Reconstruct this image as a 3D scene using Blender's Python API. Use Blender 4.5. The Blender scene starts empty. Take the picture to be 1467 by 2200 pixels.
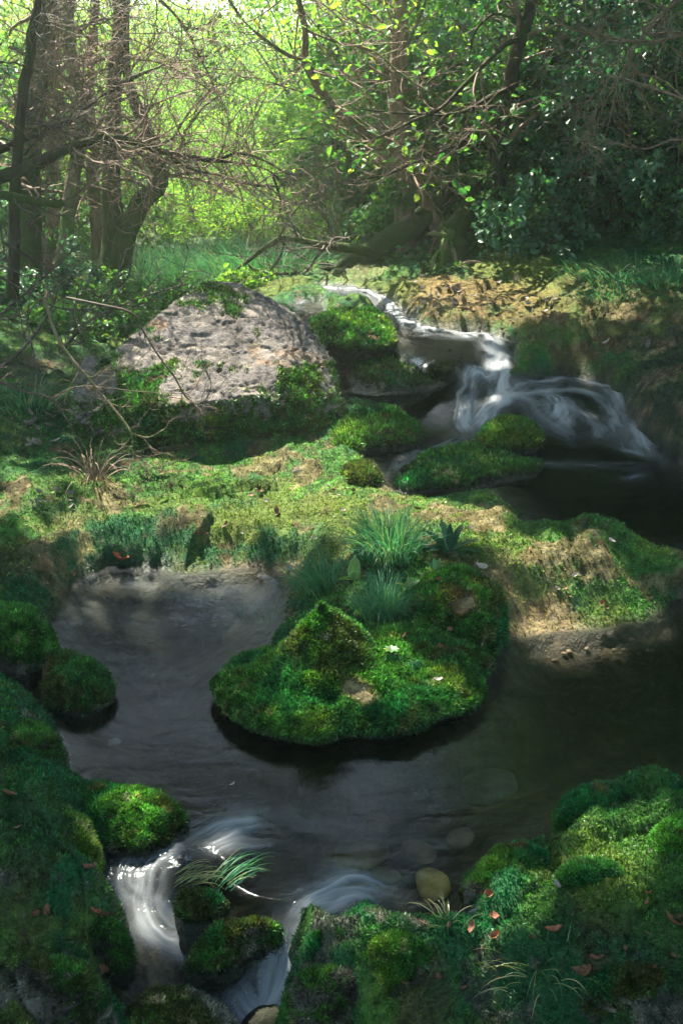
import bpy, bmesh, math, random
import numpy as np
from mathutils import Vector, Euler
R = math.radians
rng = np.random.default_rng(7)
random.seed(7)
scene = bpy.context.scene

# ------------------------------------------------------------------ camera
F, PW, PH = 2359.0, 1467.0, 2200.0          # focal length and frame in photo pixels
CAMZ, PITCH = 1.75, R(20.0)
cam_d = bpy.data.cameras.new('camera'); cam = bpy.data.objects.new('camera', cam_d)
scene.collection.objects.link(cam); scene.camera = cam
cam.location = (0, 0, CAMZ); cam.rotation_euler = (math.pi/2 - PITCH, 0, 0)
cam_d.sensor_fit = 'VERTICAL'; cam_d.sensor_height = 24.0; cam_d.lens = 24.0*F/PH
cam_d.clip_start = 0.05; cam_d.clip_end = 1000
# ------------------------------------------------------------------ light
SUN_EL, SUN_AZ = R(56), R(-28)              # azimuth from +Y towards +X (negative: left)
SUN = np.array([math.sin(SUN_AZ)*math.cos(SUN_EL), math.cos(SUN_AZ)*math.cos(SUN_EL), math.sin(SUN_EL)])
world = bpy.data.worlds.new('World'); scene.world = world; world.use_nodes = True
wn = world.node_tree; wn.nodes.clear()
sky = wn.nodes.new('ShaderNodeTexSky'); sky.sky_type = 'NISHITA'; sky.sun_disc = False
sky.sun_elevation = SUN_EL; sky.sun_rotation = SUN_AZ
bg = wn.nodes.new('ShaderNodeBackground'); bg.inputs[1].default_value = 0.125
wo = wn.nodes.new('ShaderNodeOutputWorld')
wn.links.new(sky.outputs[0], bg.inputs[0]); wn.links.new(bg.outputs[0], wo.inputs[0])
sun_d = bpy.data.lights.new('sun', 'SUN'); sun_d.energy = 5.0; sun_d.angle = R(0.5); sun_d.color = (1.0, 0.92, 0.75)
sun = bpy.data.objects.new('sun', sun_d); scene.collection.objects.link(sun)
sun.rotation_euler = Vector(SUN).to_track_quat('Z', 'Y').to_euler()
vs = scene.view_settings; vs.view_transform = 'Standard'; vs.look = 'None'; vs.gamma = 1.0; vs.exposure = 2.58
cy = scene.cycles
cy.max_bounces = 8; cy.diffuse_bounces = 3; cy.glossy_bounces = 2; cy.transmission_bounces = 3
cy.transparent_max_bounces = 12; cy.volume_bounces = 1; cy.use_denoising = True
cy.caustics_reflective = False; cy.caustics_refractive = False; cy.sample_clamp_indirect = 6

# ------------------------------------------------------------------ pixel -> world
CP, SP = math.cos(PITCH), math.sin(PITCH)
def rays(px, py):
    a = (np.asarray(px, float)-PW/2)/F; b = (PH/2-np.asarray(py, float))/F
    return np.stack([a, CP+b*SP, -SP+b*CP], -1)
def at(px, py, z):
    d = rays(px, py); t = (z-CAMZ)/d[..., 2]
    return np.stack([d[..., 0]*t, d[..., 1]*t, np.full_like(t, 0)+z], -1)
def atY(px, py, Y):
    d = rays(px, py); t = Y/d[..., 1]
    return np.stack([d[..., 0]*t, d[..., 1]*t, CAMZ+d[..., 2]*t], -1)
def topix(P):
    x, y, z = P[..., 0], P[..., 1], P[..., 2]-CAMZ
    dep = y*CP - z*SP; up = y*SP + z*CP
    dep = np.where(dep < 0.05, 0.05, dep)
    return PW/2 + F*x/dep, PH/2 - F*up/dep

# ------------------------------------------------------------------ noise
def _h(ix, iy, iz, seed):
    h = (ix.astype(np.int64)*374761393 + iy.astype(np.int64)*668265263 + iz.astype(np.int64)*2147483647 + seed*974634777) & 0xffffffff
    h = ((h ^ (h >> 13))*1274126177) & 0xffffffff
    h = ((h ^ (h >> 15))*2246822519) & 0xffffffff
    return ((h ^ (h >> 16)) & 0xffff)/65535.0
def vn(P, seed=0):
    P = np.asarray(P, float); i = np.floor(P).astype(np.int64); f = P-i; f = f*f*f*(f*(f*6-15)+10)
    r = 0
    for dx in (0, 1):
        wx = f[:, 0] if dx else 1-f[:, 0]
        for dy in (0, 1):
            wy = f[:, 1] if dy else 1-f[:, 1]
            for dz in (0, 1):
                wz = f[:, 2] if dz else 1-f[:, 2]
                r = r + wx*wy*wz*_h(i[:, 0]+dx, i[:, 1]+dy, i[:, 2]+dz, seed)
    return r*2-1
def fbm(P, o=4, seed=0, g=0.5):
    a, s, t, q = 1.0, 0.0, 0.0, np.asarray(P, float)
    for k in range(o):
        s = s + a*vn(q, seed+k*17); t += a; a *= g; q = q*2.03+11.7
    return s/t
def worley(P, seed=0):
    P = np.asarray(P, float); i = np.floor(P[:, :2]).astype(np.int64); best = np.full(len(P), 9.0); cid = np.zeros(len(P))
    z = np.zeros(len(P), np.int64)
    for dx in (-1, 0, 1):
        for dy in (-1, 0, 1):
            cx, cy_ = i[:, 0]+dx, i[:, 1]+dy
            px = cx+0.1+0.8*_h(cx, cy_, z, seed); py = cy_+0.1+0.8*_h(cx, cy_, z+1, seed)
            d = (P[:, 0]-px)**2+(P[:, 1]-py)**2; m = d < best
            best = np.where(m, d, best); cid = np.where(m, _h(cx, cy_, z+2, seed), cid)
    return np.sqrt(best), cid
def sst(a, b, x):
    t = np.clip((x-a)/(b-a), 0, 1); return t*t*(3-2*t)
def lerp(a, b, t):
    return a+(b-a)*t
def mixc(a, b, t):
    return a*(1-t[:, None]) + np.asarray(b, float)[None, :]*t[:, None] if np.ndim(b) == 1 else a*(1-t[:, None])+b*t[:, None]

# ------------------------------------------------------------------ objects
col = scene.collection
def tag(o, label=None, cat=None, group=None, kind=None):
    if label: o['label'] = label
    if cat: o['category'] = cat
    if group: o['group'] = group
    if kind: o['kind'] = kind
    return o
def empty(name, loc=(0, 0, 0)):
    o = bpy.data.objects.new(name, None); col.objects.link(o); o.location = loc; o.empty_display_size = 0.2
    return o
def mesh_from(name, V, faces, mat, attrs=None, smooth=True):
    """faces: (M,3) or (M,4) int array"""
    V = np.ascontiguousarray(V, np.float32); Fc = np.ascontiguousarray(faces, np.int32)
    me = bpy.data.meshes.new(name); n, k = Fc.shape
    me.vertices.add(len(V)); me.vertices.foreach_set('co', V.ravel())
    me.loops.add(n*k); me.loops.foreach_set('vertex_index', Fc.ravel())
    me.polygons.add(n); me.polygons.foreach_set('loop_start', np.arange(0, n*k, k, dtype=np.int32))
    me.polygons.foreach_set('loop_total', np.full(n, k, np.int32))
    me.polygons.foreach_set('use_smooth', np.full(n, smooth, bool))
    for an, av in (attrs or {}).items():
        av = np.asarray(av, np.float32)
        if av.ndim == 1:
            a = me.attributes.new(an, 'FLOAT', 'POINT'); a.data.foreach_set('value', av)
        else:
            if av.shape[1] == 3: av = np.concatenate([av, np.ones((len(av), 1), np.float32)], 1)
            a = me.attributes.new(an, 'FLOAT_COLOR', 'POINT'); a.data.foreach_set('color', np.ascontiguousarray(av).ravel())
    me.update(calc_edges=True)
    if mat: me.materials.append(mat)
    return me
def add(name, V, faces, mat, parent=None, attrs=None, smooth=True, loc=(0, 0, 0)):
    me = mesh_from(name, np.asarray(V)-np.asarray(loc)[None, :], faces, mat, attrs, smooth)
    o = bpy.data.objects.new(name, me); col.objects.link(o); o.location = loc
    if parent is not None:
        o.parent = parent; o.location = Vector(loc)-parent.location
    return o
def grid_faces(nr, nc, wrap=False):
    r = np.arange(nr-1)[:, None]; c = np.arange(nc if wrap else nc-1)[None, :]
    c2 = (c+1) % nc
    a = r*nc+c; b = r*nc+c2; d = (r+1)*nc+c; e = (r+1)*nc+c2
    return np.stack([a, b, e, d], -1).reshape(-1, 4)
def vnormals(V, Fc):
    a = V[Fc[:, 0]]; b = V[Fc[:, 1]]; c = V[Fc[:, 2]]
    n = np.cross(b-a, c-a); N = np.zeros_like(V)
    for k in range(Fc.shape[1]): 
        for j in range(3): N[:, j] += np.bincount(Fc[:, k], n[:, j], len(V))
    return N/(np.linalg.norm(N, axis=1, keepdims=True)+1e-12)
def norm(v): return v/(np.linalg.norm(v, axis=-1, keepdims=True)+1e-12)

# ------------------------------------------------------------------ materials
class NT:
    def __init__(s, name):
        s.m = bpy.data.materials.new(name); s.m.use_nodes = True; s.t = s.m.node_tree; s.t.nodes.clear()
        s.out = s.n('OutputMaterial')
    def n(s, typ, props=None, **inp):
        nd = s.t.nodes.new('ShaderNode'+typ)
        for k, v in (props or {}).items(): setattr(nd, k, v)
        for k, v in inp.items():
            k = k.replace('_', ' ')
            if k.startswith('i') and k[1:].isdigit(): sock = nd.inputs[int(k[1:])]
            else: sock = nd.inputs[k]
            if isinstance(v, bpy.types.NodeSocket): s.t.links.new(v, sock)
            elif isinstance(v, bpy.types.Node): s.t.links.new(v.outputs[0], sock)
            else: sock.default_value = v
        return nd
    def noise(s, scale, detail=4, rough=0.6, vec=None, dist=0.0):
        vec = vec or s.n('NewGeometry').outputs['Position']
        return s.n('TexNoise', Vector=vec, Scale=scale, Detail=detail, Roughness=rough, Distortion=dist).outputs[0]
    def ramp(s, fac, stops):
        nd = s.n('ValToRGB', Fac=fac); cr = nd.color_ramp
        while len(cr.elements) < len(stops): cr.elements.new(0.5)
        for e, (p, c) in zip(cr.elements, stops):
            e.position = p; e.color = tuple(c)+(1,) if len(c) == 3 else c
        return nd.outputs[0]
    def math(s, op, a, b=0.5, clamp=False):
        return s.n('Math', {'operation': op, 'use_clamp': clamp}, i0=a, i1=b).outputs[0]
    def mix(s, fac, a, b, mode='MIX'):
        nd = s.t.nodes.new('ShaderNodeMix'); nd.data_type = 'RGBA'; nd.blend_type = mode
        for k, v in ((0, fac), (6, a), (7, b)):
            if isinstance(v, bpy.types.NodeSocket): s.t.links.new(v, nd.inputs[k])
            elif k == 0: nd.inputs[0].default_value = v
            else: nd.inputs[k].default_value = tuple(v)+(1,)
        return nd.outputs[2]
    def bump(s, h, strength=0.5, dist=0.01, normal=None):
        kw = {'Normal': normal} if normal else {}
        return s.n('Bump', Height=h, Strength=strength, Distance=dist, **kw).outputs[0]
    def attr(s, name, out='Color'): return s.n('Attribute', {'attribute_name': name}).outputs[out]
    def done(s, shader):
        s.t.links.new(shader.outputs[0] if isinstance(shader, bpy.types.Node) else shader, s.out.inputs[0]); return s.m

def m_ground(name='ground_moss'):
    m = NT(name); c = m.attr('col')
    n1 = m.noise(60, 5, .7); n2 = m.noise(14, 4, .6)
    c2 = m.mix(1.0, c, m.ramp(n1, [(.3, (.45, .42, .4)), (.55, (1, 1, 1)), (.75, (1.45, 1.4, 1.2))]), 'MULTIPLY')
    c3 = m.mix(1.0, c2, m.ramp(n2, [(.3, (.7, .72, .7)), (.7, (1.25, 1.2, 1.1))]), 'MULTIPLY')
    b = m.bump(m.noise(90, 5, .75), .9, .012); b = m.bump(m.noise(25, 3, .6), .6, .03, b)
    wet = m.attr('wet', 'Fac')
    ro = m.math('SUBTRACT', .95, m.math('MULTIPLY', wet, .6))
    p = m.n('BsdfPrincipled', Base_Color=c3, Roughness=ro, Normal=b, Specular_IOR_Level=.35)
    return m.done(p)
def m_moss():
    m = NT('moss_blades'); c = m.attr('col')
    d = m.n('BsdfDiffuse', Color=c); t = m.n('BsdfTranslucent', Color=m.mix(1.0, c, (1.3, 1.5, .8), 'MULTIPLY'))
    x = m.n('MixShader', i0=.35, i1=d, i2=t)
    g = m.n('BsdfGlossy', Color=(.7, .9, .7, 1), Roughness=.45)
    return m.done(m.n('MixShader', i0=.035, i1=x, i2=g))
def m_leaf(name, c1, c2, c3=None, trans=.45, gloss=.06, rough=.35):
    m = NT(name); t = m.attr('tint', 'Fac')
    stops = [(0, c1), (.8, c2)] + ([(1, c3)] if c3 else [])
    c = m.ramp(t, stops)
    d = m.n('BsdfDiffuse', Color=c); tr = m.n('BsdfTranslucent', Color=m.mix(1.0, c, (1.35, 1.5, .7), 'MULTIPLY'))
    x = m.n('MixShader', i0=trans, i1=d, i2=tr)
    g = m.n('BsdfGlossy', Color=(.9, 1, .95, 1), Roughness=rough)
    return m.done(m.n('MixShader', i0=gloss, i1=x, i2=g))
def m_bark(name, c1, c2, moss=(.045, .085, .015), amount=.5, scale=1.0):
    m = NT(name); P = m.n('NewGeometry').outputs['Position']
    mp = m.n('Mapping', Vector=P, Scale=(1, 1, .25)).outputs[0]
    n = m.n('TexNoise', Vector=mp, Scale=35*scale, Detail=6, Roughness=.7).outputs[0]
    c = m.ramp(n, [(.32, c1), (.68, c2)])
    mm = m.ramp(m.noise(3.5*scale, 5, .7), [(.62-amount*.45, (0, 0, 0)), (.72-amount*.4, (1, 1, 1))])
    c = m.mix(mm, c, m.mix(m.noise(40, 3), moss, [x*1.9 for x in moss]))
    b = m.bump(n, .9, .02)
    return m.done(m.n('BsdfPrincipled', Base_Color=c, Roughness=.9, Normal=b, Specular_IOR_Level=.25))
def m_rock():
    m = NT('limestone'); c = m.attr('col')
    n = m.noise(28, 6, .75); v = m.noise(110, 4, .8)
    c = m.mix(1.0, c, m.ramp(n, [(.33, (.14, .14, .15)), (.44, (.72, .69, .67)), (.6, (1.1, 1.07, 1.03)), (.74, (1.4, 1.35, 1.3))]), 'MULTIPLY')
    c = m.mix(1.0, c, m.ramp(v, [(.33, (.5, .5, .5)), (.6, (1.15, 1.15, 1.15))]), 'MULTIPLY')
    b = m.bump(m.math('ADD', n, m.math('MULTIPLY', v, .4)), 1.0, .035)
    return m.done(m.n('BsdfPrincipled', Base_Color=c, Roughness=.9, Normal=b, Specular_IOR_Level=.3))
def m_water():
    m = NT('stream_water'); P = m.n('NewGeometry').outputs['Position']
    mp = m.n('Mapping', Vector=P, Scale=(1, 2.2, 1)).outputs[0]
    n = m.n('TexNoise', Vector=mp, Scale=5.5, Detail=3, Roughness=.55, Distortion=.6).outputs[0]
    n2 = m.n('TexNoise', Vector=mp, Scale=24, Detail=3, Roughness=.5, Distortion=.4).outputs[0]
    turb = m.attr('turb', 'Fac')
    b = m.bump(n, m.math('ADD', .09, m.math('MULTIPLY', turb, .6)), .03)
    b = m.bump(n2, m.math('ADD', .04, m.math('MULTIPLY', turb, .5)), .006, b)
    fr = m.n('Fresnel', IOR=1.36, Normal=b).outputs[0]
    g = m.n('BsdfGlossy', Color=(.86, .94, 1, 1), Roughness=.15, Normal=b)  # pale blue gloss tint paints in the sky's reflected colour
    deep = m.attr('deep', 'Fac')
    tc = m.ramp(deep, [(0, (.86, .88, .86)), (1, (.06, .075, .07))])
    t = m.n('BsdfTransparent', Color=tc)
    w = m.n('MixShader', i0=m.math('MULTIPLY', fr, .5, True), i1=t, i2=g)
    foam = m.attr('foam', 'Fac')
    fc = m.ramp(foam, [(0, (.22, .25, .29)), (1, (.46, .49, .53))])
    fo = m.n('MixShader', i0=.3, i1=m.n('BsdfDiffuse', Color=fc), i2=m.n('BsdfTranslucent', Color=fc))
    return m.done(m.n('MixShader', i0=foam, i1=w, i2=fo))
def m_simple(name, c1, c2, scale=40, rough=.7, bs=.4, spec=.3):
    m = NT(name); n = m.noise(scale, 4, .65)
    return m.done(m.n('BsdfPrincipled', Base_Color=m.ramp(n, [(.35, c1), (.65, c2)]), Roughness=rough,
                      Normal=m.bump(n, bs, .004), Specular_IOR_Level=spec))
M = {}
M['ground'] = m_ground(); M['moss'] = m_moss(); M['rock'] = m_rock(); M['water'] = m_water()

# ------------------------------------------------------------------ terrain data (photo x, photo y, height in metres)
POOL = [(345,1212,0),(235,1216,0),(168,1245,0),(132,1300,0),(108,1340,0),(70,1400,0),(-30,1450,0),(-80,1500,0),(40,1478,0),(95,1530,0),(140,1600,0),
        (118,1650,0),(200,1710,0),(198,1780,0),(190,1830,-.02),(212,1930,-.04),(262,1985,-.07),(285,2060,-.10),(240,2120,-.12),(300,2230,-.16),(480,2290,-.19),(640,2290,-.19),
        (625,2235,-.18),(598,2170,-.16),(632,2120,-.13),(610,2070,-.10),(652,2030,-.06),(640,2005,-.03),(650,1985,-.02),(720,1990,0),(790,1965,0),(850,1990,0),(900,1980,0),(985,1985,0),(1000,1935,0),(1030,1890,0),(1095,1850,0),(1180,1840,0),
        (1195,1790,0),(1240,1745,0),(1305,1725,0),(1400,1725,0),(1467,1740,0),(1800,1740,0),(1900,1300,0),(1500,1262,0),(1440,1290,0),(1380,1335,0),(1290,1352,0),(1190,1362,0),(1110,1375,0),
        (1050,1420,0),(980,1500,0),(800,1540,0),(650,1500,0),(560,1440,0),(600,1350,0),(628,1290,0),(615,1240,0),(560,1222,0),(450,1230,0),(380,1232,0)]
UPPER = [(812,1030,.12),(775,985,.12),(770,950,.14),(900,905,.16),(800,868,.2),(735,862,.22),(722,800,.28),(712,760,.33),(690,735,.38),(650,690,.46),(625,655,.52),(660,645,.53),(690,650,.5),
         (700,690,.46),(725,740,.38),(800,745,.38),(850,728,.42),(838,690,.47),(800,660,.5),(745,645,.53),(700,628,.55),(690,612,.56),(730,612,.57),(800,630,.55),(850,650,.52),(884,680,.48),(905,702,.46),
         (985,712,.44),(1050,718,.43),(1105,738,.41),(1095,780,.36),(1085,812,.31),(1150,808,.29),(1210,800,.28),(1290,815,.27),(1335,850,.24),(1370,920,.2),(1440,980,.13),(1530,1040,.12),(1700,1080,.12),
         (1800,1180,.12),(1480,1185,.12),(1390,1172,.12),(1280,1142,.12),(1190,1148,.12),(1125,1142,.12),(1108,1090,.12),(1060,1052,.12),(990,1058,.12),(930,1072,.12),(870,1066,.12)]
WAT = [(340,1250,0),(200,1400,0),(500,1450,0),(800,1650,0),(1200,1500,0),(1400,1400,0),(200,1650,0),(1000,1800,0),(600,1800,0),(400,1780,0),(800,1900,0),(560,1850,0),
       (300,1860,-.015),(300,1900,-.03),(340,1960,-.06),(360,2010,-.085),(300,2060,-.10),(450,2080,-.12),(520,1960,-.02),(600,1990,-.03),(620,2040,-.06),(560,2070,-.09),(500,2130,-.135),(540,2180,-.17),(650,1960,-.01),(420,1900,-.01)]
WUP = [(720,625,.56),(790,645,.53),(850,675,.48),(860,700,.46),(900,718,.44),(1000,735,.42),(1050,760,.38),(1065,800,.31),(1070,840,.25),(1010,850,.25),(1020,920,.16),(960,930,.14),(900,980,.13),(1100,850,.27),
       (1150,830,.27),(1210,812,.27),(1280,835,.25),(1330,875,.20),(1200,880,.22),(1250,940,.15),(1400,980,.13),(1450,1050,.12),(1200,1080,.12),(950,1050,.12),(780,780,.34),(900,790,.36),(980,790,.36),
       (850,850,.2),(740,850,.22),(650,665,.52),(690,730,.39),(716,790,.3),(820,900,.16),(850,1040,.12),(1300,1120,.12)]
LAND = [(0,1000,.26),(80,1000,.25),(170,1010,.22),(0,1100,.2),(100,1080,.2),(200,1060,.2),(100,950,.22),(300,1010,.19),(500,1000,.2),(700,990,.2),(790,1010,.17),
        (300,1090,.17),(400,1050,.19),(500,1075,.18),(650,1060,.19),(800,1080,.17),(950,1090,.16),(1080,1090,.15),(250,1197,.045),(350,1202,.04),(450,1210,.035),(150,1210,.06),(560,1208,.035),(640,1200,.05),(400,1170,.075),(250,1165,.08),(500,1170,.07),(600,1170,.10),(400,1120,.15),(520,1120,.15),(700,1150,.15),(900,1150,.17),(1050,1150,.17),
        (1200,1190,.17),(1350,1200,.18),(1467,1220,.17),(1100,1230,.15),(1250,1260,.12),(1400,1250,.15),(1150,1320,.05),(1300,1310,.07),(850,1200,.16),(950,1250,.16),(700,1250,.08),(800,1320,.09),(1000,1330,.10),(900,1400,.1),(750,1430,.1),
        (0,1200,.13),(90,1190,.11),(60,1260,.12),(0,1330,.16),(50,1340,.12),(0,1400,.09),(0,1560,.15),(50,1560,.11),(40,1640,.08),(60,1720,.12),(150,1780,.14),(0,1770,.12),(100,1850,.15),
        (0,1950,.12),(150,1950,.09),(220,2010,.04),(100,2090,.0),(0,2150,.02),(220,2160,-.05),(300,2200,-.1),(100,2200,-.08),
        (1300,1720,.13),(1467,1720,.12),(1250,1790,.13),(1400,1820,.13),(1120,1870,.10),(1200,1900,.13),(1400,1950,.12),(1070,1930,.1),(900,1990,.07),(750,2000,.06),(700,2080,.04),(900,2100,.02),(1100,2050,.05),(1300,2100,.04),
        (1467,2150,.03),(700,2180,-.06),(900,2200,-.06),(1200,2200,-.04),
        (1120,790,.34),(1250,780,.35),(1400,830,.38),(1500,950,.3),(1130,740,.45),(1100,700,.5),(1250,700,.52),(1400,700,.54),(1000,695,.5),(950,650,.56),(900,600,.64),(800,600,.62),(1000,580,.68),(1100,565,.72),(1200,585,.72),
        (1300,605,.7),(1400,635,.66),(1500,650,.66),(640,620,.58),(600,640,.52),(560,615,.5),(620,605,.54),(700,590,.58),(760,580,.62),(400,620,.36),(300,670,.3),(200,720,.28),(100,800,.27),(50,880,.27),(0,900,.3),(430,660,.34),
        (250,610,.42),(100,640,.42),(0,700,.45),(470,595,.46),(520,590,.48)]
LANDW = [(-3,2,.2),(-3,4,.35),(-3.2,6,.45),(3.2,2,.15),(3.4,3.5,.2),(4,5.5,.4),(4,7.5,.7),(5,10,.9),(-5,9,.6),(-1,11,.45),(1,11,.72),(3,12,.9),(-1,14,.5),(1,15,.8),(-6,14,.8),(6,15,1.4),(0,20,.9),(-10,20,1.2),(10,20,2.2),
         (0,28,1.1),(-14,30,1.2),(14,30,4),(-1.5,0,.1),(1.5,0,.05),(0,0,-.1),(0,-2,-.1),(-3,-2,.2),(3,-2,.2),(-8,3,.8),(8,3,.8),(-8,-3,.5),(8,-3,.5),(-14,8,1.2),(14,8,1.5),(0,-8,0),(-12,-9,.6),(12,-9,.6),(9,10,1.2),
         (0,45,1.5),(-25,45,1.5),(25,45,8),(-30,15,2),(30,15,4),(-30,-20,2),(30,-20,2),(0,-25,.5)]
def w2(lst):
    a = np.array(lst, float); return at(a[:, 0], a[:, 1], a[:, 2])
class RBF:
    def __init__(s, P, lam=1e-3):
        s.p = P[:, :2]; n = len(P); d = np.linalg.norm(s.p[:, None]-s.p[None], axis=-1)
        A = np.zeros((n+3, n+3)); A[:n, :n] = s.k(d)+np.eye(n)*lam; A[:n, n] = 1; A[:n, n+1:] = s.p; A[n, :n] = 1; A[n+1:, :n] = s.p.T
        s.w = np.linalg.solve(A, np.concatenate([P[:, 2], [0, 0, 0]])); s.n = n
    def k(s, r): return r*r*np.log(r+1e-6)
    def __call__(s, xy):
        out = np.empty(len(xy))
        for i in range(0, len(xy), 40000):
            q = xy[i:i+40000]; d = np.sqrt(((q[:, None]-s.p[None])**2).sum(-1))
            out[i:i+40000] = s.k(d)@s.w[:s.n]+s.w[s.n]+q@s.w[s.n+1:]
        return out
rb_land = RBF(np.concatenate([w2(LAND), np.array(LANDW, float)]), 4e-3)
rb_wa = RBF(np.concatenate([w2(WAT), w2(POOL)]), 2e-3)
rb_wb = RBF(np.concatenate([w2(WUP), w2(UPPER)]), 2e-3)
PA, PB = w2(POOL)[:, :2], w2(UPPER)[:, :2]
def sdist(xy, poly):
    out = np.empty(len(xy)); a = poly; b = np.roll(poly, -1, 0); e = b-a
    for i in range(0, len(xy), 40000):
        q = xy[i:i+40000]; w = q[:, None]-a[None]
        t = np.clip((w*e).sum(-1)/(e*e).sum(-1), 0, 1); d = np.sqrt(((w-e*t[..., None])**2).sum(-1).min(1))
        c = ((a[None, :, 1] > q[:, None, 1]) != (b[None, :, 1] > q[:, None, 1])) & (q[:, None, 0] < e[None, :, 0]*(q[:, None, 1]-a[None, :, 1])/(e[None, :, 1]+1e-12)+a[None, :, 0])
        out[i:i+40000] = np.where(c.sum(1) % 2 == 1, -d, d)
    return out
def water_z(xy, which):
    if which == 0: return np.where(xy[:, 1] > 2.35, np.minimum(rb_wa(xy), 0.0)*sst(2.6, 2.35, xy[:, 1]), np.clip(rb_wa(xy), -.5, 0.0))
    return np.clip(rb_wb(xy), .115, .6)
def edge_wob(xy):
    P = np.c_[xy, np.zeros(len(xy))]
    return (.016*vn(P*5, 3)+.012*vn(P*14, 4)+.007*vn(P*34, 5))*(.7+.6*sst(3, 6, xy[:, 1]))
def ground(xy, full=False):
    """terrain height; signed distances to the two waters too when full"""
    P3 = np.c_[xy, np.zeros(len(xy))]; near = (np.abs(xy[:, 0]) < 6) & (xy[:, 1] > 0) & (xy[:, 1] < 12)
    dA = np.full(len(xy), 9.0); dB = dA.copy()
    wob = np.zeros(len(xy)); wob[near] = edge_wob(xy[near])
    dA[near] = sdist(xy[near], PA); dB[near] = sdist(xy[near], PB); dA = dA+wob; dB = dB+wob*.7
    H = np.clip(rb_land(xy), -.4, 40)
    wf, wid = worley(P3*3.2+.35*fbm(P3*5, 2, 8)[:, None], 5)
    wf2, _ = worley(P3*9+.5*fbm(P3*12, 2, 9)[:, None], 6)
    fade = sst(14, 8, xy[:, 1])
    bumps = .035*fbm(P3*1.7, 3, 2)+fade*((.075-.06*wf*wf)*.75*(.3+.7*sst(.2, .7, wid)) + .026*(.6-wf2*wf2)*(1+.8*sst(3.3, 2.6, xy[:, 1]))+.016*fbm(P3*16, 3, 21)+.009*fbm(P3*42, 2, 22) + sst(3.4, 2.9, xy[:, 1])*.035*(.35-np.abs(fbm(P3*4.5, 3, 27))*1.6))-.03
    t = H+bumps+.25*fbm(P3*.25, 3, 31)*sst(10, 16, np.abs(xy[:, 1])+np.abs(xy[:, 0]))
    for d, wz, bw in ((dA, 0, .10), (dB, 1, .13)):
        m = d < .6
        if not m.any(): continue
        W = water_z(xy[m], wz); dd = d[m]; tt = t[m]
        width = bw*(1+(2.2 if wz == 0 else 0)*sst(.3, .8, xy[m, 0])*sst(4.6, 4.2, xy[m, 1])*sst(2.9, 3.2, xy[m, 1]))
        q_ = np.clip(dd/width, 0, 1); s = np.sqrt(q_); s = s*s*(3-2*s)*.4+s*.6; wd = sst(1.1, 1.8, width/bw); s = s*(1-wd)+wd*q_*q_*(3-2*q_)
        lw = sst(.05, .22, dd); bank = W+(np.maximum(tt-W, .02)*(1-lw)+(tt-W)*lw)*s
        dep = (.16 if wz == 0 else .05)*sst(0, .45, -dd)+(.045 if wz == 0 else .02)*sst(0, .06, -dd)
        bed = W-dep+.018*fbm(P3[m]*9, 3, 41)*sst(0, .1, -dd)
        t[m] = np.where(dd > 0, bank, bed)
    return (t, dA, dB, H) if full else t
def hit(px, py):
    """first meeting of the view ray with the terrain"""
    px = np.atleast_1d(np.asarray(px, float)); py = np.atleast_1d(np.asarray(py, float)); d = rays(px, py); out = []
    ts = np.geomspace(1.2, 40, 420)
    for k in range(len(px)):
        Q = np.array([0, 0, CAMZ])+d[k]*ts[:, None]; g = ground(Q[:, :2]); i = np.argmax(Q[:, 2] < g)
        if i == 0: i = 200
        a, b = Q[i-1], Q[i]; u = a[2]-g[i-1]; v = g[i]-b[2]; out.append(a+(b-a)*u/(u+v+1e-9))
    return np.array(out)

EMER = np.array([.008, .090, .030]); GREEN = np.array([.035, .115, .018]); YEL = np.array([.108, .150, .020]); OLIVE = np.array([.040, .050, .012])
BROWN = np.array([.085, .048, .022]); TAN = np.array([.24, .185, .11]); ORANGE = np.array([.19, .125, .04]); DARK = np.array([.018, .022, .018]); STONE = np.array([.30, .28, .25])
def moss_col(P, yel=0.0, dark=0.0, seed=0, tan=0.0):
    n1 = fbm(P*3.2, 3, seed+1); n2 = fbm(P*6, 4, seed+2); n3 = fbm(P*17, 3, seed+3); n4 = fbm(P*38, 2, seed+4)
    c = np.tile(EMER, (len(P), 1))
    c = mixc(c, GREEN, sst(-.45, .1, n2+yel*.6)); c = mixc(c, YEL, sst(-.1, .5, n1*.6+n2*.5+yel-.25))
    c = mixc(c, OLIVE, sst(.12, .5, n3*.7-n1*.3+dark)); c = mixc(c, BROWN, sst(.32, .6, n2*-.6+n3*.5+dark*.3)*.8)
    c = mixc(c, TAN*.75, sst(.26, .46, n4*.45+n3*.2+n2*.3+tan-.04)*.9)
    return c*(1+.45*n4+.35*n3)[:, None]*(1+.5*sst(.1,.5,n2+n4*.4))[:, None]
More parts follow.
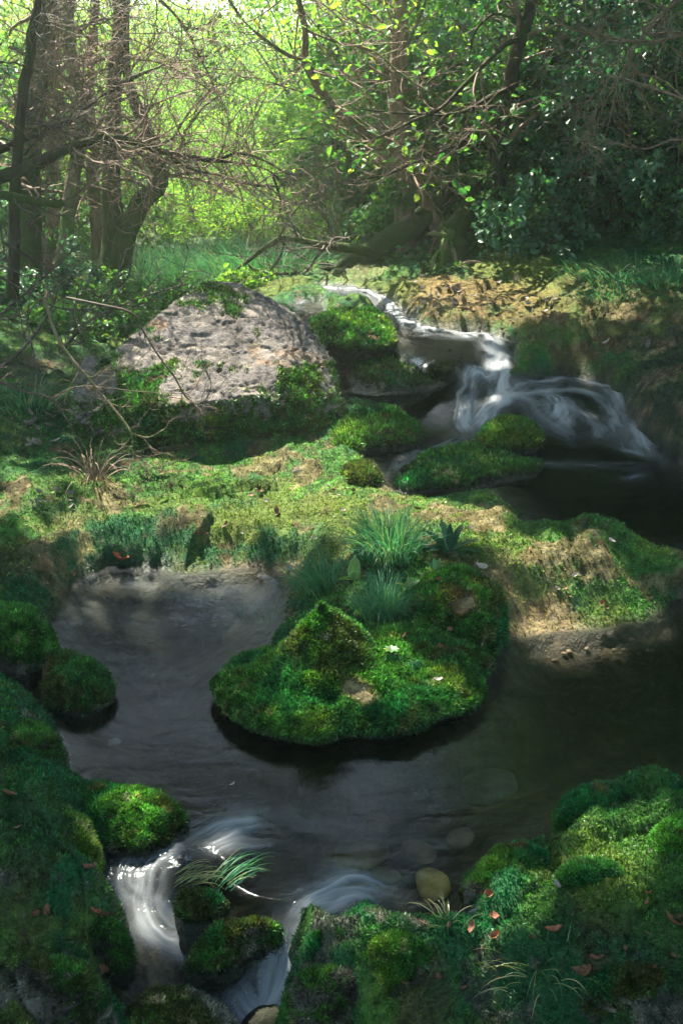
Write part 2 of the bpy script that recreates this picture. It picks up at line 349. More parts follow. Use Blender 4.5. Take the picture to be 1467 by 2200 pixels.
# hand-placed patches of ground colour: (photo x, y, z, radius m, kind, strength)
PATCH = [(180,1190,.1,.22,'tan',.7),(60,1210,.12,.22,'brown',.6),(420,1130,.18,.10,'tan',.6),(150,1170,.12,.2,'tan',.4),(700,1190,.12,.14,'tan',.55),(530,1180,.1,.15,'tan',.7),(690,1060,.18,.12,'tan',.4),(1170,1290,.1,.22,'tan',.8),(1120,1240,.14,.12,'tan',.6),
         (1290,1225,.15,.10,'tan',.5),(1180,1350,.04,.2,'tan',.75),(1330,1340,.05,.15,'tan',.6),(1380,1300,.1,.12,'brown',.6),(870,1060,.16,.05,'tan',.8),(950,640,.56,.45,'orange',.85),(1060,625,.62,.5,'orange',.75),(820,620,.6,.3,'yel',.9),(780,590,.6,.3,'tan',.4),
         (1000,660,.54,.3,'tan',.45),(1250,650,.6,.6,'orange',.65),(1250,700,.5,.5,'green',.6),(1400,700,.54,.5,'brown',.5),(1150,680,.53,.3,'orange',.5),(1090,575,.7,.35,'yel',.9),(1180,590,.7,.25,'yel',.7),(560,625,.5,.15,'tan',.6),(600,625,.52,.25,'yel',.9),
         (620,1110,.18,.4,'yel',.8),(850,1110,.17,.35,'yel',.75),(400,1110,.18,.3,'yel',.7),(1000,1110,.17,.25,'yel',.5),(1100,1190,.16,.25,'yel',.6),(1250,1190,.17,.25,'green',.8),(1420,1210,.17,.25,'green',.6),(300,1165,.1,.14,'emer',.9),(480,1180,.1,.1,'emer',.7),
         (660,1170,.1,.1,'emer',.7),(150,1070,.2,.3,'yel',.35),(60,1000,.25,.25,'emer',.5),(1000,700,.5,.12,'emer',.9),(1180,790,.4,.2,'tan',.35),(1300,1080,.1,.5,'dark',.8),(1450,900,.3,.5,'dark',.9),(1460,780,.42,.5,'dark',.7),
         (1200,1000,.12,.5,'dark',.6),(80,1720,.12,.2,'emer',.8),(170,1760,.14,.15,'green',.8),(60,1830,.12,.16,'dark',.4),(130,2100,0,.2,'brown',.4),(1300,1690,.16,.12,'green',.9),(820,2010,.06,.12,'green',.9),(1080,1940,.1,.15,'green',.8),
         (1000,2140,0,.2,'dark',.4),(1350,2120,.04,.3,'dark',.5),(1300,1950,.1,.08,'brown',.5),(1330,1850,.14,.15,'green',.8),(1150,2140,0,.12,'emer',.8),(950,2060,.05,.1,'emer',.8),(1420,1780,.15,.15,'green',.8),(1250,1850,.13,.12,'yel',.5),(900,2120,.02,.08,'brown',.6),(100,880,.26,.35,'emer',.7),(30,940,.28,.2,'dark',.4),(150,800,.28,.4,'dark',.5)]
KIND = {'tan': TAN, 'brown': BROWN, 'orange': ORANGE, 'yel': YEL, 'green': GREEN, 'emer': EMER, 'dark': DARK, 'olive': OLIVE}
def ground_col(P, dA, dB, H):
    xy = P[:, :2]; c = moss_col(P, .03, 0, 50, -.05)
    n = fbm(P*7, 3, 77)*.6+fbm(P*22, 2, 78)*.3
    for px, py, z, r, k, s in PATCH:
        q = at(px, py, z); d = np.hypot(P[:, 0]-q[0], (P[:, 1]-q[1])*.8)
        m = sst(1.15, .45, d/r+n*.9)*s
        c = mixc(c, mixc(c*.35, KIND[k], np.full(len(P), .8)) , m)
    d = np.minimum(dA, dB)
    e1 = sst(.17, .09, dA)*sst(-.01, .01, dA)*sst(-.3, .2, n); c = mixc(c, EMER*.8, np.clip(e1*1.3, 0, .93)*(1-sst(.1, .4, xy[:, 0])*sst(3, 3.3, xy[:, 1])))
    rk = sst(.22, .42, fbm(P*6.5, 4, 88)+.25*fbm(P*24, 2, 89))*sst(3.6, 2.9, P[:, 1]); c = mixc(c, mixc(np.tile(np.array([.035, .036, .034]), (len(P), 1)), [.14, .13, .115], sst(-.1, .4, fbm(P*30, 3, 86))), rk*.85)
    sl = sst(.16, .34, fbm(P*5.2, 4, 98)+.2*fbm(P*21, 2, 99))*sst(3.2, 3.9, P[:, 1])*sst(7.5, 6.5, P[:, 1]); c = mixc(c, mixc(np.tile(BROWN*.9, (len(P), 1)), TAN*.8, sst(-.1, .35, fbm(P*26, 3, 97))), sl*.75)
    bed = mixc(np.tile(np.array([.055, .045, .03]), (len(P), 1)), TAN*.9, sst(.1, .5, fbm(P*9, 4, 90))*.6)
    bed = mixc(bed, [.02, .022, .018], sst(-.1, .4, fbm(P*3, 3, 91)))
    q = at(330, 1300, 0); bed = mixc(bed, [.024, .022, .019], sst(.0, -.04, dB)*.85); bed = mixc(bed, [.13, .135, .13], sst(.75, .2, np.hypot(P[:, 0]-q[0], P[:, 1]-q[1]))*sst(-.3, .4, fbm(P*14, 3, 92))*.8)
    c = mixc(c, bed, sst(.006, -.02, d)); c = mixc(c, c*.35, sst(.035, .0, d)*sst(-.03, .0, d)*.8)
    far = sst(8.5, 11, P[:, 1]); c = mixc(c, [.03, .07, .018], far)
    return c
# ------------------------------------------------------------------ ground sheet
def ground_grid(nr, nc):
    dep = np.linspace(math.atan2(1.75, 0.9), math.atan2(1.12, 10.5), nr); Y = 1.35/np.tan(dep); Y = Y*(1+.03*(Y/8)) 
    lo = np.linspace(-30, Y[0]-.1, 24); hi = Y[-1]*np.geomspace(1.02, 9, 150)
    Y = np.concatenate([lo, Y, hi]); u = np.linspace(-1, 1, nc)
    c = np.concatenate([-1-np.geomspace(.02, 1, 60)[::-1], u, 1+np.geomspace(.02, 1, 60)])
    w = np.maximum(np.abs(Y)*.40+.25, .9)[:, None]; far = np.clip(np.abs(c)-1, 0, 1)[None, :]
    X = w*np.clip(c, -1, 1)[None, :]+np.sign(c)[None, :]*far*(80-w*1.0)
    return X, np.repeat(Y[:, None], X.shape[1], 1)
X, Yg = ground_grid(1150, 820); nr, nc = X.shape
xy = np.c_[X.ravel(), Yg.ravel()]
gz, gA, gB, gH = ground(xy, True)
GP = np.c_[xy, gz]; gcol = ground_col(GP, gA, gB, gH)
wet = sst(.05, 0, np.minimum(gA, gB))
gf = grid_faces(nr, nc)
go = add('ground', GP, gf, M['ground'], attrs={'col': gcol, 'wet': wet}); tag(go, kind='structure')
print('ground', nr*nc)
# ------------------------------------------------------------------ stream water
# foam strokes: (points in photo pixels, half width m, strength, which water)
ST = [([(690,618),(740,632),(800,650),(838,672),(858,700)], .085, 1.0, 1), ([(858,700),(880,716),(930,712),(985,722),(1030,740)], .08, .95, 1), ([(845,705),(870,722),(905,718),(900,712)], .04, .8, 1),
      ([(985,725),(1030,745),(1050,775),(1060,800),(1050,830),(1020,850),(995,890),(1010,930)], .06, 1.0, 1), ([(1050,740),(1090,742),(1120,755)], .05, .55, 1),
      ([(1055,790),(1075,830),(1080,860),(1050,890),(1020,920)], .075, 1.0, 1), ([(1085,868),(1150,846),(1230,838),(1300,870),(1335,925)], .05, .65, 1), ([(1080,885),(1150,872),(1220,872),(1280,910),(1300,955)], .06, .45, 1), ([(1040,900),(1100,885),(1160,900),(1220,940)], .06, .35, 1), ([(1070,800),(1080,835),(1060,870)], .05, 1.0, 1),
      ([(1075,855),(1130,830),(1200,812),(1265,822),(1310,845),(1345,890),(1395,950)], .06, .6, 1), ([(1090,850),(1150,845),(1210,830),(1270,850)], .05, .4, 1),
      ([(1160,850),(1190,855),(1195,885),(1175,900)], .09, .95, 1), ([(1210,850),(1205,885),(1215,915)], .07, .6, 1),
      ([(1190,900),(1230,940),(1260,960)], .07, .35, 1), ([(1310,850),(1350,900),(1390,950),(1440,1000)], .05, .55, 1), ([(1300,870),(1340,930),(1350,965)], .06, .35, 1), ([(1320,960),(1350,965),(1385,975)], .035, .7, 1),
      ([(1140,990),(1230,1000),(1320,1005),(1400,1000)], .07, .30, 1), ([(1330,1035),(1370,1025),(1400,1020)], .05, .35, 1),
      ([(1000,930),(940,960),(890,985),(840,1010)], .08, .45, 1), ([(990,945),(930,968),(870,970)], .05, .4, 1), ([(880,970),(860,1000),(830,1030)], .05, .3, 1),
      ([(640,655),(665,680),(685,705),(700,735)], .05, .55, 1), ([(670,690),(695,700),(715,720)], .03, .35, 1), ([(720,840),(770,845),(830,855)], .04, .35, 1), ([(870,1060),(930,1045),(1000,1040),(1060,1030)], .06, .22, 1),
      ([(590,1775),(520,1785),(450,1810),(420,1830)], .07, .75, 0), ([(600,1800),(540,1815),(470,1825)], .03, .4, 0), ([(400,1830),(330,1820),(290,1850),(280,1900),(320,1940)], .045, .5, 0), ([(420,1840),(360,1850),(330,1880),(335,1930)], .045, .55, 0),
      ([(250,1800),(230,1860),(250,1920),(290,1970)], .04, .15, 0), ([(345,1900),(338,1945),(365,1985),(420,1995)], .05, 1., 0), ([(300,1940),(320,1985),(370,2005)], .03, .6, 0), ([(340,1960),(380,1990),(450,1975)], .04, .9, 0),
      ([(850,1930),(780,1900),(720,1915),(670,1940),(640,1970)], .045, .9, 0), ([(830,1945),(760,1925),(700,1945),(655,1965)], .04, .9, 0), ([(800,1900),(740,1890),(680,1900)], .05, .45, 0), ([(700,1800),(640,1760),(620,1730)], .03, .15, 0),
      ([(650,1970),(635,2010),(600,2050),(550,2080),(500,2110)], .055, .95, 0), ([(620,1975),(610,2030),(570,2070),(520,2100)], .05, .8, 0), ([(640,2000),(625,2060),(590,2100),(510,2120)], .04, .8, 0), ([(560,2120),(550,2160),(560,2210)], .05, .45, 0),
      ([(600,2110),(590,2160),(600,2210)], .03, .35, 0), ([(300,2020),(270,2060),(250,2090)], .02, .15, 0), ([(400,2020),(380,2050),(390,2075)], .04, .3, 0),
      ([(130,1250),(250,1240),(380,1260),(480,1300)], .10, .20, 0), ([(150,1330),(260,1330),(380,1350)], .12, .16, 0), ([(170,1400),(260,1420),(340,1460)], .10, .12, 0), ([(560,1230),(590,1250),(600,1290)], .03, .4, 0), ([(30,1450),(60,1420),(90,1400)], .04, .35, 0),
      ([(705,1645),(760,1638),(820,1628)], .008, .35, 0)]
def resample(p, n):
    p = np.asarray(p, float); k = len(p)
    if k == 2: return lerp(p[0][None], p[1][None], np.linspace(0, 1, n)[:, None])
    t = np.linspace(0, k-1, n); i = np.minimum(t.astype(int), k-2); f = (t-i)[:, None]
    pp = np.vstack([2*p[0]-p[1], p, 2*p[-1]-p[-2]])
    a, b, c, d = pp[i], pp[i+1], pp[i+2], pp[i+3]
    return .5*((2*b)+(-a+c)*f+(2*a-5*b+4*c-d)*f*f+(-a+3*b-3*c+d)*f**3)
def water_mesh(which):
    poly = PA if which == 0 else PB
    y0, y1 = (1.2, 4.6) if which == 0 else (3.8, 8.6)
    dep = np.linspace(math.atan2(1.75, y0), math.atan2(1.3 if which else 1.75, y1), 1000 if which == 0 else 700)
    Yw = (1.75 if which == 0 else 1.3)/np.tan(dep); Yw = Yw[(Yw > y0*.7)]
    u = np.linspace(-1, 1, 760); Xw = (Yw*.40+.3)[:, None]*u[None, :]; Q = np.c_[Xw.ravel(), np.repeat(Yw, len(u))]
    d = sdist(Q, poly)+edge_wob(Q)*(1 if which == 0 else .7); keep = d < .05; W = np.zeros(len(Q)); W[keep] = water_z(Q[keep], which)
    foam = np.zeros(len(Q)); turb = np.zeros(len(Q)); lift = np.zeros(len(Q))
    ki = np.where(keep)[0]; q = Q[ki]; fo = np.zeros(len(q)); tu = np.zeros(len(q))
    warp = np.c_[fbm(np.c_[q*6, q[:, :1]*0], 3, 5), fbm(np.c_[q*6, q[:, :1]*0+7], 3, 6)]*.022
    warp += np.c_[fbm(np.c_[q*20, q[:, :1]*0], 2, 7), fbm(np.c_[q*20, q[:, :1]*0+7], 2, 8)]*.007
    qw = q+warp
    for si, (pts, hw, stg, wh) in enumerate(ST):
        if wh != which: continue
        pz = np.array(pts, float); z = np.full(len(pz), .2 if which else 0.)
        for _ in range(6):
            w3 = at(pz[:, 0], pz[:, 1], z); z = water_z(w3[:, :2], which)
        line = resample(at(pz[:, 0], pz[:, 1], z)[:, :2], 24); a = line[:-1]; e = line[1:]-a; L = np.r_[0, np.cumsum(np.linalg.norm(e, axis=1))]
        bb = (q[:, 0] > line[:, 0].min()-3*hw) & (q[:, 0] < line[:, 0].max()+3*hw) & (q[:, 1] > line[:, 1].min()-3*hw) & (q[:, 1] < line[:, 1].max()+3*hw)
        ii = np.where(bb)[0]
        if not len(ii): continue
        w = qw[ii][:, None]-a[None]; t = np.clip((w*e).sum(-1)/((e*e).sum(-1)+1e-12), 0, 1); dv = w-e*t[..., None]; dd = np.sqrt((dv**2).sum(-1)); j = dd.argmin(1); r = np.arange(len(ii))
        dist = dd[r, j]; s = L[j]+t[r, j]*np.linalg.norm(e[j], axis=1); sg = np.sign(e[j, 0]*dv[r, j, 1]-e[j, 1]*dv[r, j, 0]); lat = dist*sg
        g = np.exp(-(dist/hw)**2*1.1)*sst(-.02, .07, s+.0)*sst(L[-1]+.03, L[-1]-.08, s)
        st = fbm(np.c_[s*7, lat*62+si*9, s*0], 4, 60+si, .6)*.6+fbm(np.c_[s*3, lat*22, s*0+si], 3, 90+si)*.5
        val = stg*g*np.clip(.66+1.45*st, 0, 1.2)
        fo[ii] = 1-(1-np.clip(fo[ii], 0, 1))*(1-np.clip(val, 0, 1)); tu[ii] = np.maximum(tu[ii], g*stg)
    dk = d[ki]; fo = np.clip(fo*.95, 0, .97)
    foam[ki] = fo; turb[ki] = tu
    lift[ki] = .012*fo+.006*tu*fbm(np.c_[q*14, q[:, :1]*0], 3, 55)
    deep = sst(.02, .3 if which == 0 else .2, -d)*(.84 if which == 0 else .8)
    V = np.c_[Q, W+lift]; gfw = grid_faces(len(Yw), len(u)); gfw = gfw[keep[gfw].all(1)]
    used = np.unique(gfw); mp = np.full(len(V), -1); mp[used] = np.arange(len(used))
    return V[used], mp[gfw], foam[used], turb[used], deep[used]
wp = [water_mesh(0), water_mesh(1)]
o1 = len(wp[0][0])
wo_ = add('stream_water', np.vstack([wp[0][0], wp[1][0]]), np.vstack([wp[0][1], wp[1][1]+o1]), M['water'],
          attrs={'foam': np.r_[wp[0][2], wp[1][2]], 'turb': np.r_[wp[0][3], wp[1][3]], 'deep': np.r_[wp[0][4], wp[1][4]]})
tag(wo_, kind='structure')
print('water', o1+len(wp[1][0]))

# ------------------------------------------------------------------ moss blades
def blades(P, N, size, colr, seed=0, lean=.55, w=.30):
    """small pointed leaflets standing on a surface"""
    r = np.random.default_rng(seed); n = len(P)
    d = norm(N+r.normal(0, lean, (n, 3))+np.array([0, 0, .25])); s = norm(np.cross(d, r.normal(0, 1, (n, 3))))
    L = size*r.uniform(.6, 1.3, n)
    a = P-d*(L*.25)[:, None]-s*(L*w)[:, None]; b = P-d*(L*.25)[:, None]+s*(L*w)[:, None]; c = P+d*L[:, None]+r.normal(0, .15, (n, 3))*L[:, None]
    V = np.stack([a, b, c], 1).reshape(-1, 3); Fc = np.arange(3*n).reshape(-1, 3)
    v = (np.exp(r.normal(-.05, .45, n))*(1+.7*fbm(P*48, 2, 3)))[:, None]; base = colr*v
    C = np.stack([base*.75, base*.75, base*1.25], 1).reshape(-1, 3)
    return V, Fc, C
def greenness(c): return sst(-.004, .02, c[:, 1]-c[:, 0]*.92)
def sample_mesh(V, Fc, C, n, seed, pw=None):
    r = np.random.default_rng(seed); a, b, c = V[Fc[:, 0]], V[Fc[:, 1]], V[Fc[:, 2]]
    cen = V[Fc].mean(1); nrm = np.cross(b-a, V[Fc[:, -1]]-a); area = np.linalg.norm(nrm, axis=1)
    face = (nrm*(np.array([0, 0, CAMZ])-cen)).sum(1)
    p = area*(1 if pw is None else pw(cen)); p = p/p.sum(); k = r.choice(len(Fc), n, p=p)
    u, v = r.random(n)[:, None], r.random(n)[:, None]
    if Fc.shape[1] == 4:
        f = Fc[k]; P = V[f[:, 0]]*(1-u)*(1-v)+V[f[:, 1]]*u*(1-v)+V[f[:, 2]]*u*v+V[f[:, 3]]*(1-u)*v
        Cc = C[f[:, 0]]*(1-u)*(1-v)+C[f[:, 1]]*u*(1-v)+C[f[:, 2]]*u*v+C[f[:, 3]]*(1-u)*v
    return P, norm(nrm[k]), Cc
def moss_on_ground(n=800000):
    r = np.random.default_rng(3); rows = slice(24, 24+1150); X2 = GP.reshape(nr, nc, 3)[24:24+1149, 60:60+820]; C2 = gcol.reshape(nr, nc, 3)[24:24+1149, 60:60+820]
    D2 = np.minimum(gA, gB).reshape(nr, nc)[24:24+1149, 60:60+820]
    i = r.integers(0, X2.shape[0]-1, n); j = r.integers(0, X2.shape[1]-1, n); u, v = r.random(n)[:, None], r.random(n)[:, None]
    P = X2[i, j]*(1-u)*(1-v)+X2[i+1, j]*u*(1-v)+X2[i+1, j+1]*u*v+X2[i, j+1]*(1-u)*v
    N = norm(np.cross(X2[i, j+1]-X2[i, j], X2[i+1, j]-X2[i, j])); C = C2[i, j]; D = D2[i, j]
    keep = (D > .004) & (r.random(n) < (.35+.65*greenness(C))) & (P[:, 1] < 9.5)
    P, N, C = P[keep], N[keep], C[keep]; dist = np.linalg.norm(P-np.array([0, 0, CAMZ]), axis=1)
    return P, N, C, np.clip(dist*.0029, .0065, .017)*(1-.3*sst(3.6, 4.4, P[:, 1])-.15*sst(6, 7, P[:, 1]))
P, N, C, S = moss_on_ground()
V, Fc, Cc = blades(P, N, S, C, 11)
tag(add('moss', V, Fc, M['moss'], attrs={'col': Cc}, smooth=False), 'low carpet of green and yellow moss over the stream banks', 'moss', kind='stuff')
print('moss', len(Fc))

# ------------------------------------------------------------------ mossy stones
def mound(name, label, cat, outline, z0, H, peaks=(), seed=1, ex=(.62, .75), under=.14, undercut=.82, yel=0., dark=0., tan=0., rocky=0., lump=.02, group=None,
          n_moss=26000, nA=300, nS=120, patches=(), moss=True, blade=None, wetline=None, sil=.85, shrink=.97):
    ol = np.array(outline, float); bk = (ol[:, 1].max()-ol[:, 1])/(np.ptp(ol[:, 1])); W = at(ol[:, 0], ol[:, 1], z0+H*sil*bk)[:, :2]; c = (W.max(0)+W.min(0))/2
    if (len(W) > 0):
        A2 = W-np.roll(W, 1, 0); c = W.mean(0)
    th = np.linspace(0, 2*np.pi, nA, endpoint=False); W2 = resample(np.vstack([W, W[:1]]), 240); Wc = W2-c
    ang = np.arctan2(Wc[:, 1], Wc[:, 0]); o = np.argsort(ang); ra = np.hypot(Wc[:, 0], Wc[:, 1])[o]; an = ang[o]
    rad = np.interp((th+np.pi) % (2*np.pi)-np.pi, np.r_[an-2*np.pi, an, an+2*np.pi], np.r_[ra, ra, ra])
    k = np.array([1, 2, 3, 2, 1.])/9; rad = np.convolve(np.r_[rad[-2:], rad, rad[:2]], k, 'valid')
    s = np.linspace(0.004, 1, nS); top = s < .8; ph = np.clip(s/.8, 0, 1)*np.pi/2
    pr = 1-(1-undercut)*(np.clip(s-.8, 0, 1)/.2)**1.3; pr = np.where(top, np.interp(ph, np.linspace(0, np.pi/2, 50), np.linspace(0, 1, 50)**.9*.0+np.sin(np.linspace(0, np.pi/2, 50))**1.15), pr)
    pz = np.where(top, np.maximum(1-np.clip(pr, 0, 1)**(2/ex[0]), 0)**ex[1]*H, -under*((s-.8)/.2))
    wob = shrink+.09*fbm(np.c_[np.cos(th)*2.2, np.sin(th)*2.2, th*0+seed], 3, seed)+.0; rr = pr[:, None]*rad[None, :]*(1+(wob[None, :]-1)*1.0); x = c[0]+rr*np.cos(th); y = c[1]+rr*np.sin(th); z = z0+np.repeat(pz[:, None], nA, 1)
    V = np.stack([x, y, z], -1).reshape(-1, 3)
    inside = np.clip(1-(pr[:, None]+0*x), 0, 1).ravel()
    for px, py, zz, h, rd in peaks:
        q = at(px, py, zz); d = np.hypot(V[:, 0]-q[0], V[:, 1]-q[1]); V[:, 2] += h*np.clip(1-d/rd, 0, 1)**1.15*(np.repeat(top, nA))*sst(0, .25, inside)
    Fc = grid_faces(nS, nA, True)[:, ::1]; N = vnormals(V, Fc)
    if (N[:nA*8].mean(0)[2]) < 0: Fc = Fc[:, ::-1]; N = -N
    wf, wi = worley(np.c_[V[:, 0]*4.5+V[:, 2]*3+seed, V[:, 1]*4.5+V[:, 2]*3, V[:, 0]*0]+.4*fbm(V*6, 2, seed)[:, None], seed)
    wf2, _ = worley(np.c_[V[:, 0]*13+V[:, 2]*9+seed, V[:, 1]*13+V[:, 2]*9, V[:, 0]*0]+.5*fbm(V*15, 2, seed)[:, None], seed+5)
    size_ = float(np.clip(rad.mean()/.3, .35, 1.2)); disp = lump*(1.9*size_*fbm(V*4.2/size_**.5, 3, seed+9)+1.4*size_*(.5-wf*wf)+.75*(.5-wf2*wf2)+.55*fbm(V*24, 3, seed+4)+.3*fbm(V*60, 2, seed+6))
    if rocky: disp += rocky*.02*fbm(V*9, 5, seed+40, .65)
    disp -= disp.mean()+.35*abs(disp).mean(); V = V+N*disp[:, None]; N = vnormals(V, Fc)
    C = moss_col(V, yel, dark, seed+60, tan)
    if rocky: rocky += .1; C = mixc(C, mixc(np.tile(STONE*.14, (len(V), 1)), STONE*.6, sst(-.3, .4, fbm(V*12, 3, seed+70))), sst(.0, .2, fbm(V*7, 4, seed+71)*1.1+rocky-.52-.45*(N[:, 2]-.45)))
    for px, py, zz, rd, kd, stg in patches:
        q = at(px, py, zz); d = np.linalg.norm(V-q, axis=1); C = mixc(C, KIND.get(kd, STONE), sst(1.1, .5, d/rd+.7*fbm(V*14, 2, 5))*stg)
    zb = z0 if wetline is None else wetline
    C = mixc(C, DARK*.8, sst(.04, .0, V[:, 2]-zb-.012*fbm(V*18, 2, 3)))
    cen = np.array([c[0], c[1], z0])
    root = empty(name, cen); tag(root, label, cat, group)
    add('stone', V, Fc, M['ground'], root, {'col': C, 'wet': sst(.06, 0, V[:, 2]-zb)}, loc=cen)
    if moss:
        P, Nn, Cc = sample_mesh(V, Fc, C, n_moss, seed)
        k = (P[:, 2] > zb+.004) & (np.random.default_rng(seed).random(len(P)) < .1+.9*greenness(Cc)); P, Nn, Cc = P[k], Nn[k], Cc[k]
        dist = np.linalg.norm(P-np.array([0, 0, CAMZ]), axis=1); sz = np.clip(dist*.0038, .008, .022) if blade is None else blade
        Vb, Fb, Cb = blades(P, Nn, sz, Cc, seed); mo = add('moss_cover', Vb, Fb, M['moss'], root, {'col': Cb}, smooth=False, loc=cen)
    return root
G1 = None
mound('mossy_stone', 'pointed mossy islet with a small conical summit standing in the dark pool', 'mossy rock',
      [(450,1462),(466,1520),(540,1562),(690,1585),(850,1578),(960,1550),(1045,1492),(1078,1440),(1068,1385),(1000,1330),(900,1290),(760,1300),(620,1345),(520,1400)], .05, .055,
      peaks=[(690,1430,.12,.165,.17),(740,1410,.12,.11,.24),(650,1450,.12,.05,.15),(900,1350,.12,.03,.3)], seed=3, shrink=.925, ex=(.55, .8), under=.10, undercut=.8, yel=.12, sil=.3, n_moss=190000, nA=620, nS=260, lump=.017, wetline=.0,
      patches=[(780,1485,.12,.055,'tan',.85),(700,1345,.25,.035,'stone',.9),(672,1315,.27,.04,'stone',.9),(690,1295,.3,.03,'stone',.7),(640,1385,.2,.08,'olive',.9),(740,1380,.22,.09,'olive',.85),(700,1440,.16,.05,'olive',.7),(640,1460,.12,.04,'yel',.9),(800,1350,.2,.05,'brown',.6),(960,1440,.12,.07,'yel',.7),(500,1440,.1,.05,'yel',.8),(700,1370,.24,.02,'stone',.9),(930,1460,.11,.03,'tan',.6),(600,1480,.1,.12,'emer',.7),(900,1500,.1,.15,'emer',.5),(850,1430,.13,.1,'green',.6)])
mound('mossy_hummock', 'domed mossy hummock with a brown bald patch behind the islet', 'moss hummock',
      [(855,1290),(870,1340),(960,1372),(1050,1370),(1080,1340),(1085,1290),(1045,1245),(960,1225),(880,1240)], .12, .125, seed=8, ex=(.8, .8), under=.2, undercut=1.05, yel=.05, dark=.15, sil=.4, n_moss=60000, nA=380, nS=160, wetline=0, lump=.02,
      patches=[(1000,1290,.22,.06,'brown',.9),(1010,1300,.2,.04,'tan',.7),(1060,1360,.08,.1,'emer',.9)])
mound('mossy_stone', 'low green mossy hump dividing the stream just right of the pale boulder top', 'mossy rock',
      [(650,700),(665,730),(745,742),(835,736),(850,700),(820,668),(740,650),(680,655)], .46, .085, seed=12, yel=.25, tan=-.05, n_moss=16000, wetline=.42)
mound('mossy_stone', 'flat dark wet slab with thin moss lying in the rapids', 'wet rock',
      [(735,800),(760,845),(860,850),(960,825),(1000,790),(960,748),(860,738),(760,745)], .30, .055, seed=15, yel=-.15, dark=.35, n_moss=9000, wetline=.30, ex=(.9, 1.))
mound('mossy_stone', 'long yellow-green mossy stone jutting right from the foot of the boulder', 'mossy rock',
      [(690,960),(730,985),(800,960),(895,945),(905,905),(850,880),(760,870),(690,890)], .15, .10, seed=17, yel=.2, dark=.1, n_moss=20000, wetline=.15)
mound('mossy_stone', 'small rounded brown-green moss knob on the back rim of the moss dam', 'mossy rock',
      [(735,1020),(750,1038),(800,1042),(820,1025),(812,1000),(770,985),(740,995)], .15, .06, seed=19, yel=-.1, dark=.5, n_moss=8000, nA=160, nS=80, wetline=.12)
mound('mossy_stone', 'bright green capped mossy stone splitting the white water below the rapids', 'mossy rock',
      [(1020,940),(1050,965),(1120,965),(1165,945),(1150,905),(1100,893),(1050,900)], .16, .09, seed=21, yel=.3, tan=.0, n_moss=14000, wetline=.15)
mound('mossy_stone', 'broad flat mossy stone with tan patches in the upper pool', 'mossy rock',
      [(820,1045),(860,1062),(980,1055),(1080,1040),(1160,1010),(1150,965),(1050,945),(950,950),(880,985)], .12, .065, seed=23, yel=.0, tan=.12, n_moss=22000, wetline=.125)
mound('mossy_stone', 'mossy stone with a wet dark front at the left edge of the pool', 'mossy rock',
      [(88,1470),(110,1515),(180,1530),(232,1495),(244,1450),(205,1410),(140,1385),(95,1400)], .02, .075, seed=25, yel=.1, rocky=.3, dark=.2, tan=.05, n_moss=36000, nA=260, nS=120, lump=.014, wetline=0)
mound('mossy_stone', 'long emerald mossy stone in the lower left of the pool', 'mossy rock',
      [(110,1720),(170,1800),(260,1835),(350,1825),(392,1770),(388,1720),(330,1690),(230,1675),(140,1665)], .0, .085, seed=27, yel=-.1, rocky=.3, dark=.1, tan=.02, n_moss=80000, nA=380, nS=160, wetline=.0)
mound('mossy_stone', 'small dark mossy stone beside the swirling water with drooping grass on top', 'mossy rock',
      [(368,1930),(385,1985),(430,2005),(475,1990),(490,1955),(478,1920),(420,1908),(380,1912)], -.03, .085, seed=29, yel=-.2, dark=.35, n_moss=30000, nA=240, nS=120, lump=.010, under=.22, undercut=1., wetline=-.01)
mound('mossy_stone', 'lumpy grey-green stone between the two small falls at the bottom', 'mossy rock',
      [(398,2050),(403,2100),(450,2115),(500,2085),(550,2050),(605,2030),(632,1995),(600,1962),(520,1960),(445,1990)], -.11, .115, seed=31, yel=-.1, dark=.3, rocky=.45, n_moss=45000, nA=320, nS=140, lump=.014, under=.2, undercut=.95, wetline=-.09)
mound('mossy_stone', 'brown-green mossy stone at the bottom edge beside the lower fall', 'mossy rock',
      [(268,2130),(270,2260),(380,2330),(500,2320),(520,2220),(480,2150),(400,2105),(320,2095)], -.15, .10, seed=33, yel=.0, rocky=.3, dark=.35, tan=.12, n_moss=50000, nA=340, nS=140, lump=.014, under=.2, undercut=1., wetline=-.14)
mound('submerged_stone', 'smooth brown stone with water sheeting over it at the bottom edge', 'wet rock',
      [(500,2200),(510,2290),(600,2320),(650,2260),(640,2150),(590,2115),(530,2140)], -.185, .05, seed=35, yel=-.5, dark=1.2, tan=-1, patches=[(570,2180,-.15,.4,'dark',.75)], moss=False, nA=160, nS=80, lump=.006, ex=(1, 1))
mound('moss_cushion', 'tall rounded bright green moss cushion on the right bank', 'moss cushion',
      [(1190,1765),(1230,1800),(1330,1790),(1400,1740),(1400,1690),(1330,1672),(1250,1685),(1200,1715)], .06, .09, seed=37, yel=.05, rocky=.3, dark=-.2, tan=-.1, n_moss=90000, nA=300, nS=140, lump=.012, under=.15, undercut=.95, wetline=0)
mound('moss_cushion', 'brownish mossy cushion sloping to the dark water on the right bank', 'moss cushion',
      [(995,1900),(1010,1945),(1100,1950),(1190,1900),(1210,1840),(1150,1800),(1080,1800),(1020,1840)], .04, .08, seed=39, yel=.05, rocky=.3, dark=.35, n_moss=80000, nA=300, nS=140, lump=.013, under=.15, undercut=.92, wetline=0)
mound('moss_cushion', 'twin-lobed green cushion beside the white water at the bottom', 'moss cushion',
      [(660,2010),(665,2045),(720,2060),(790,2050),(800,2005),(780,1980),(720,1975),(680,1985)], .03, .055, seed=41, yel=-.1, dark=-.1, n_moss=50000, nA=240, nS=100, lump=.010, wetline=-.02)
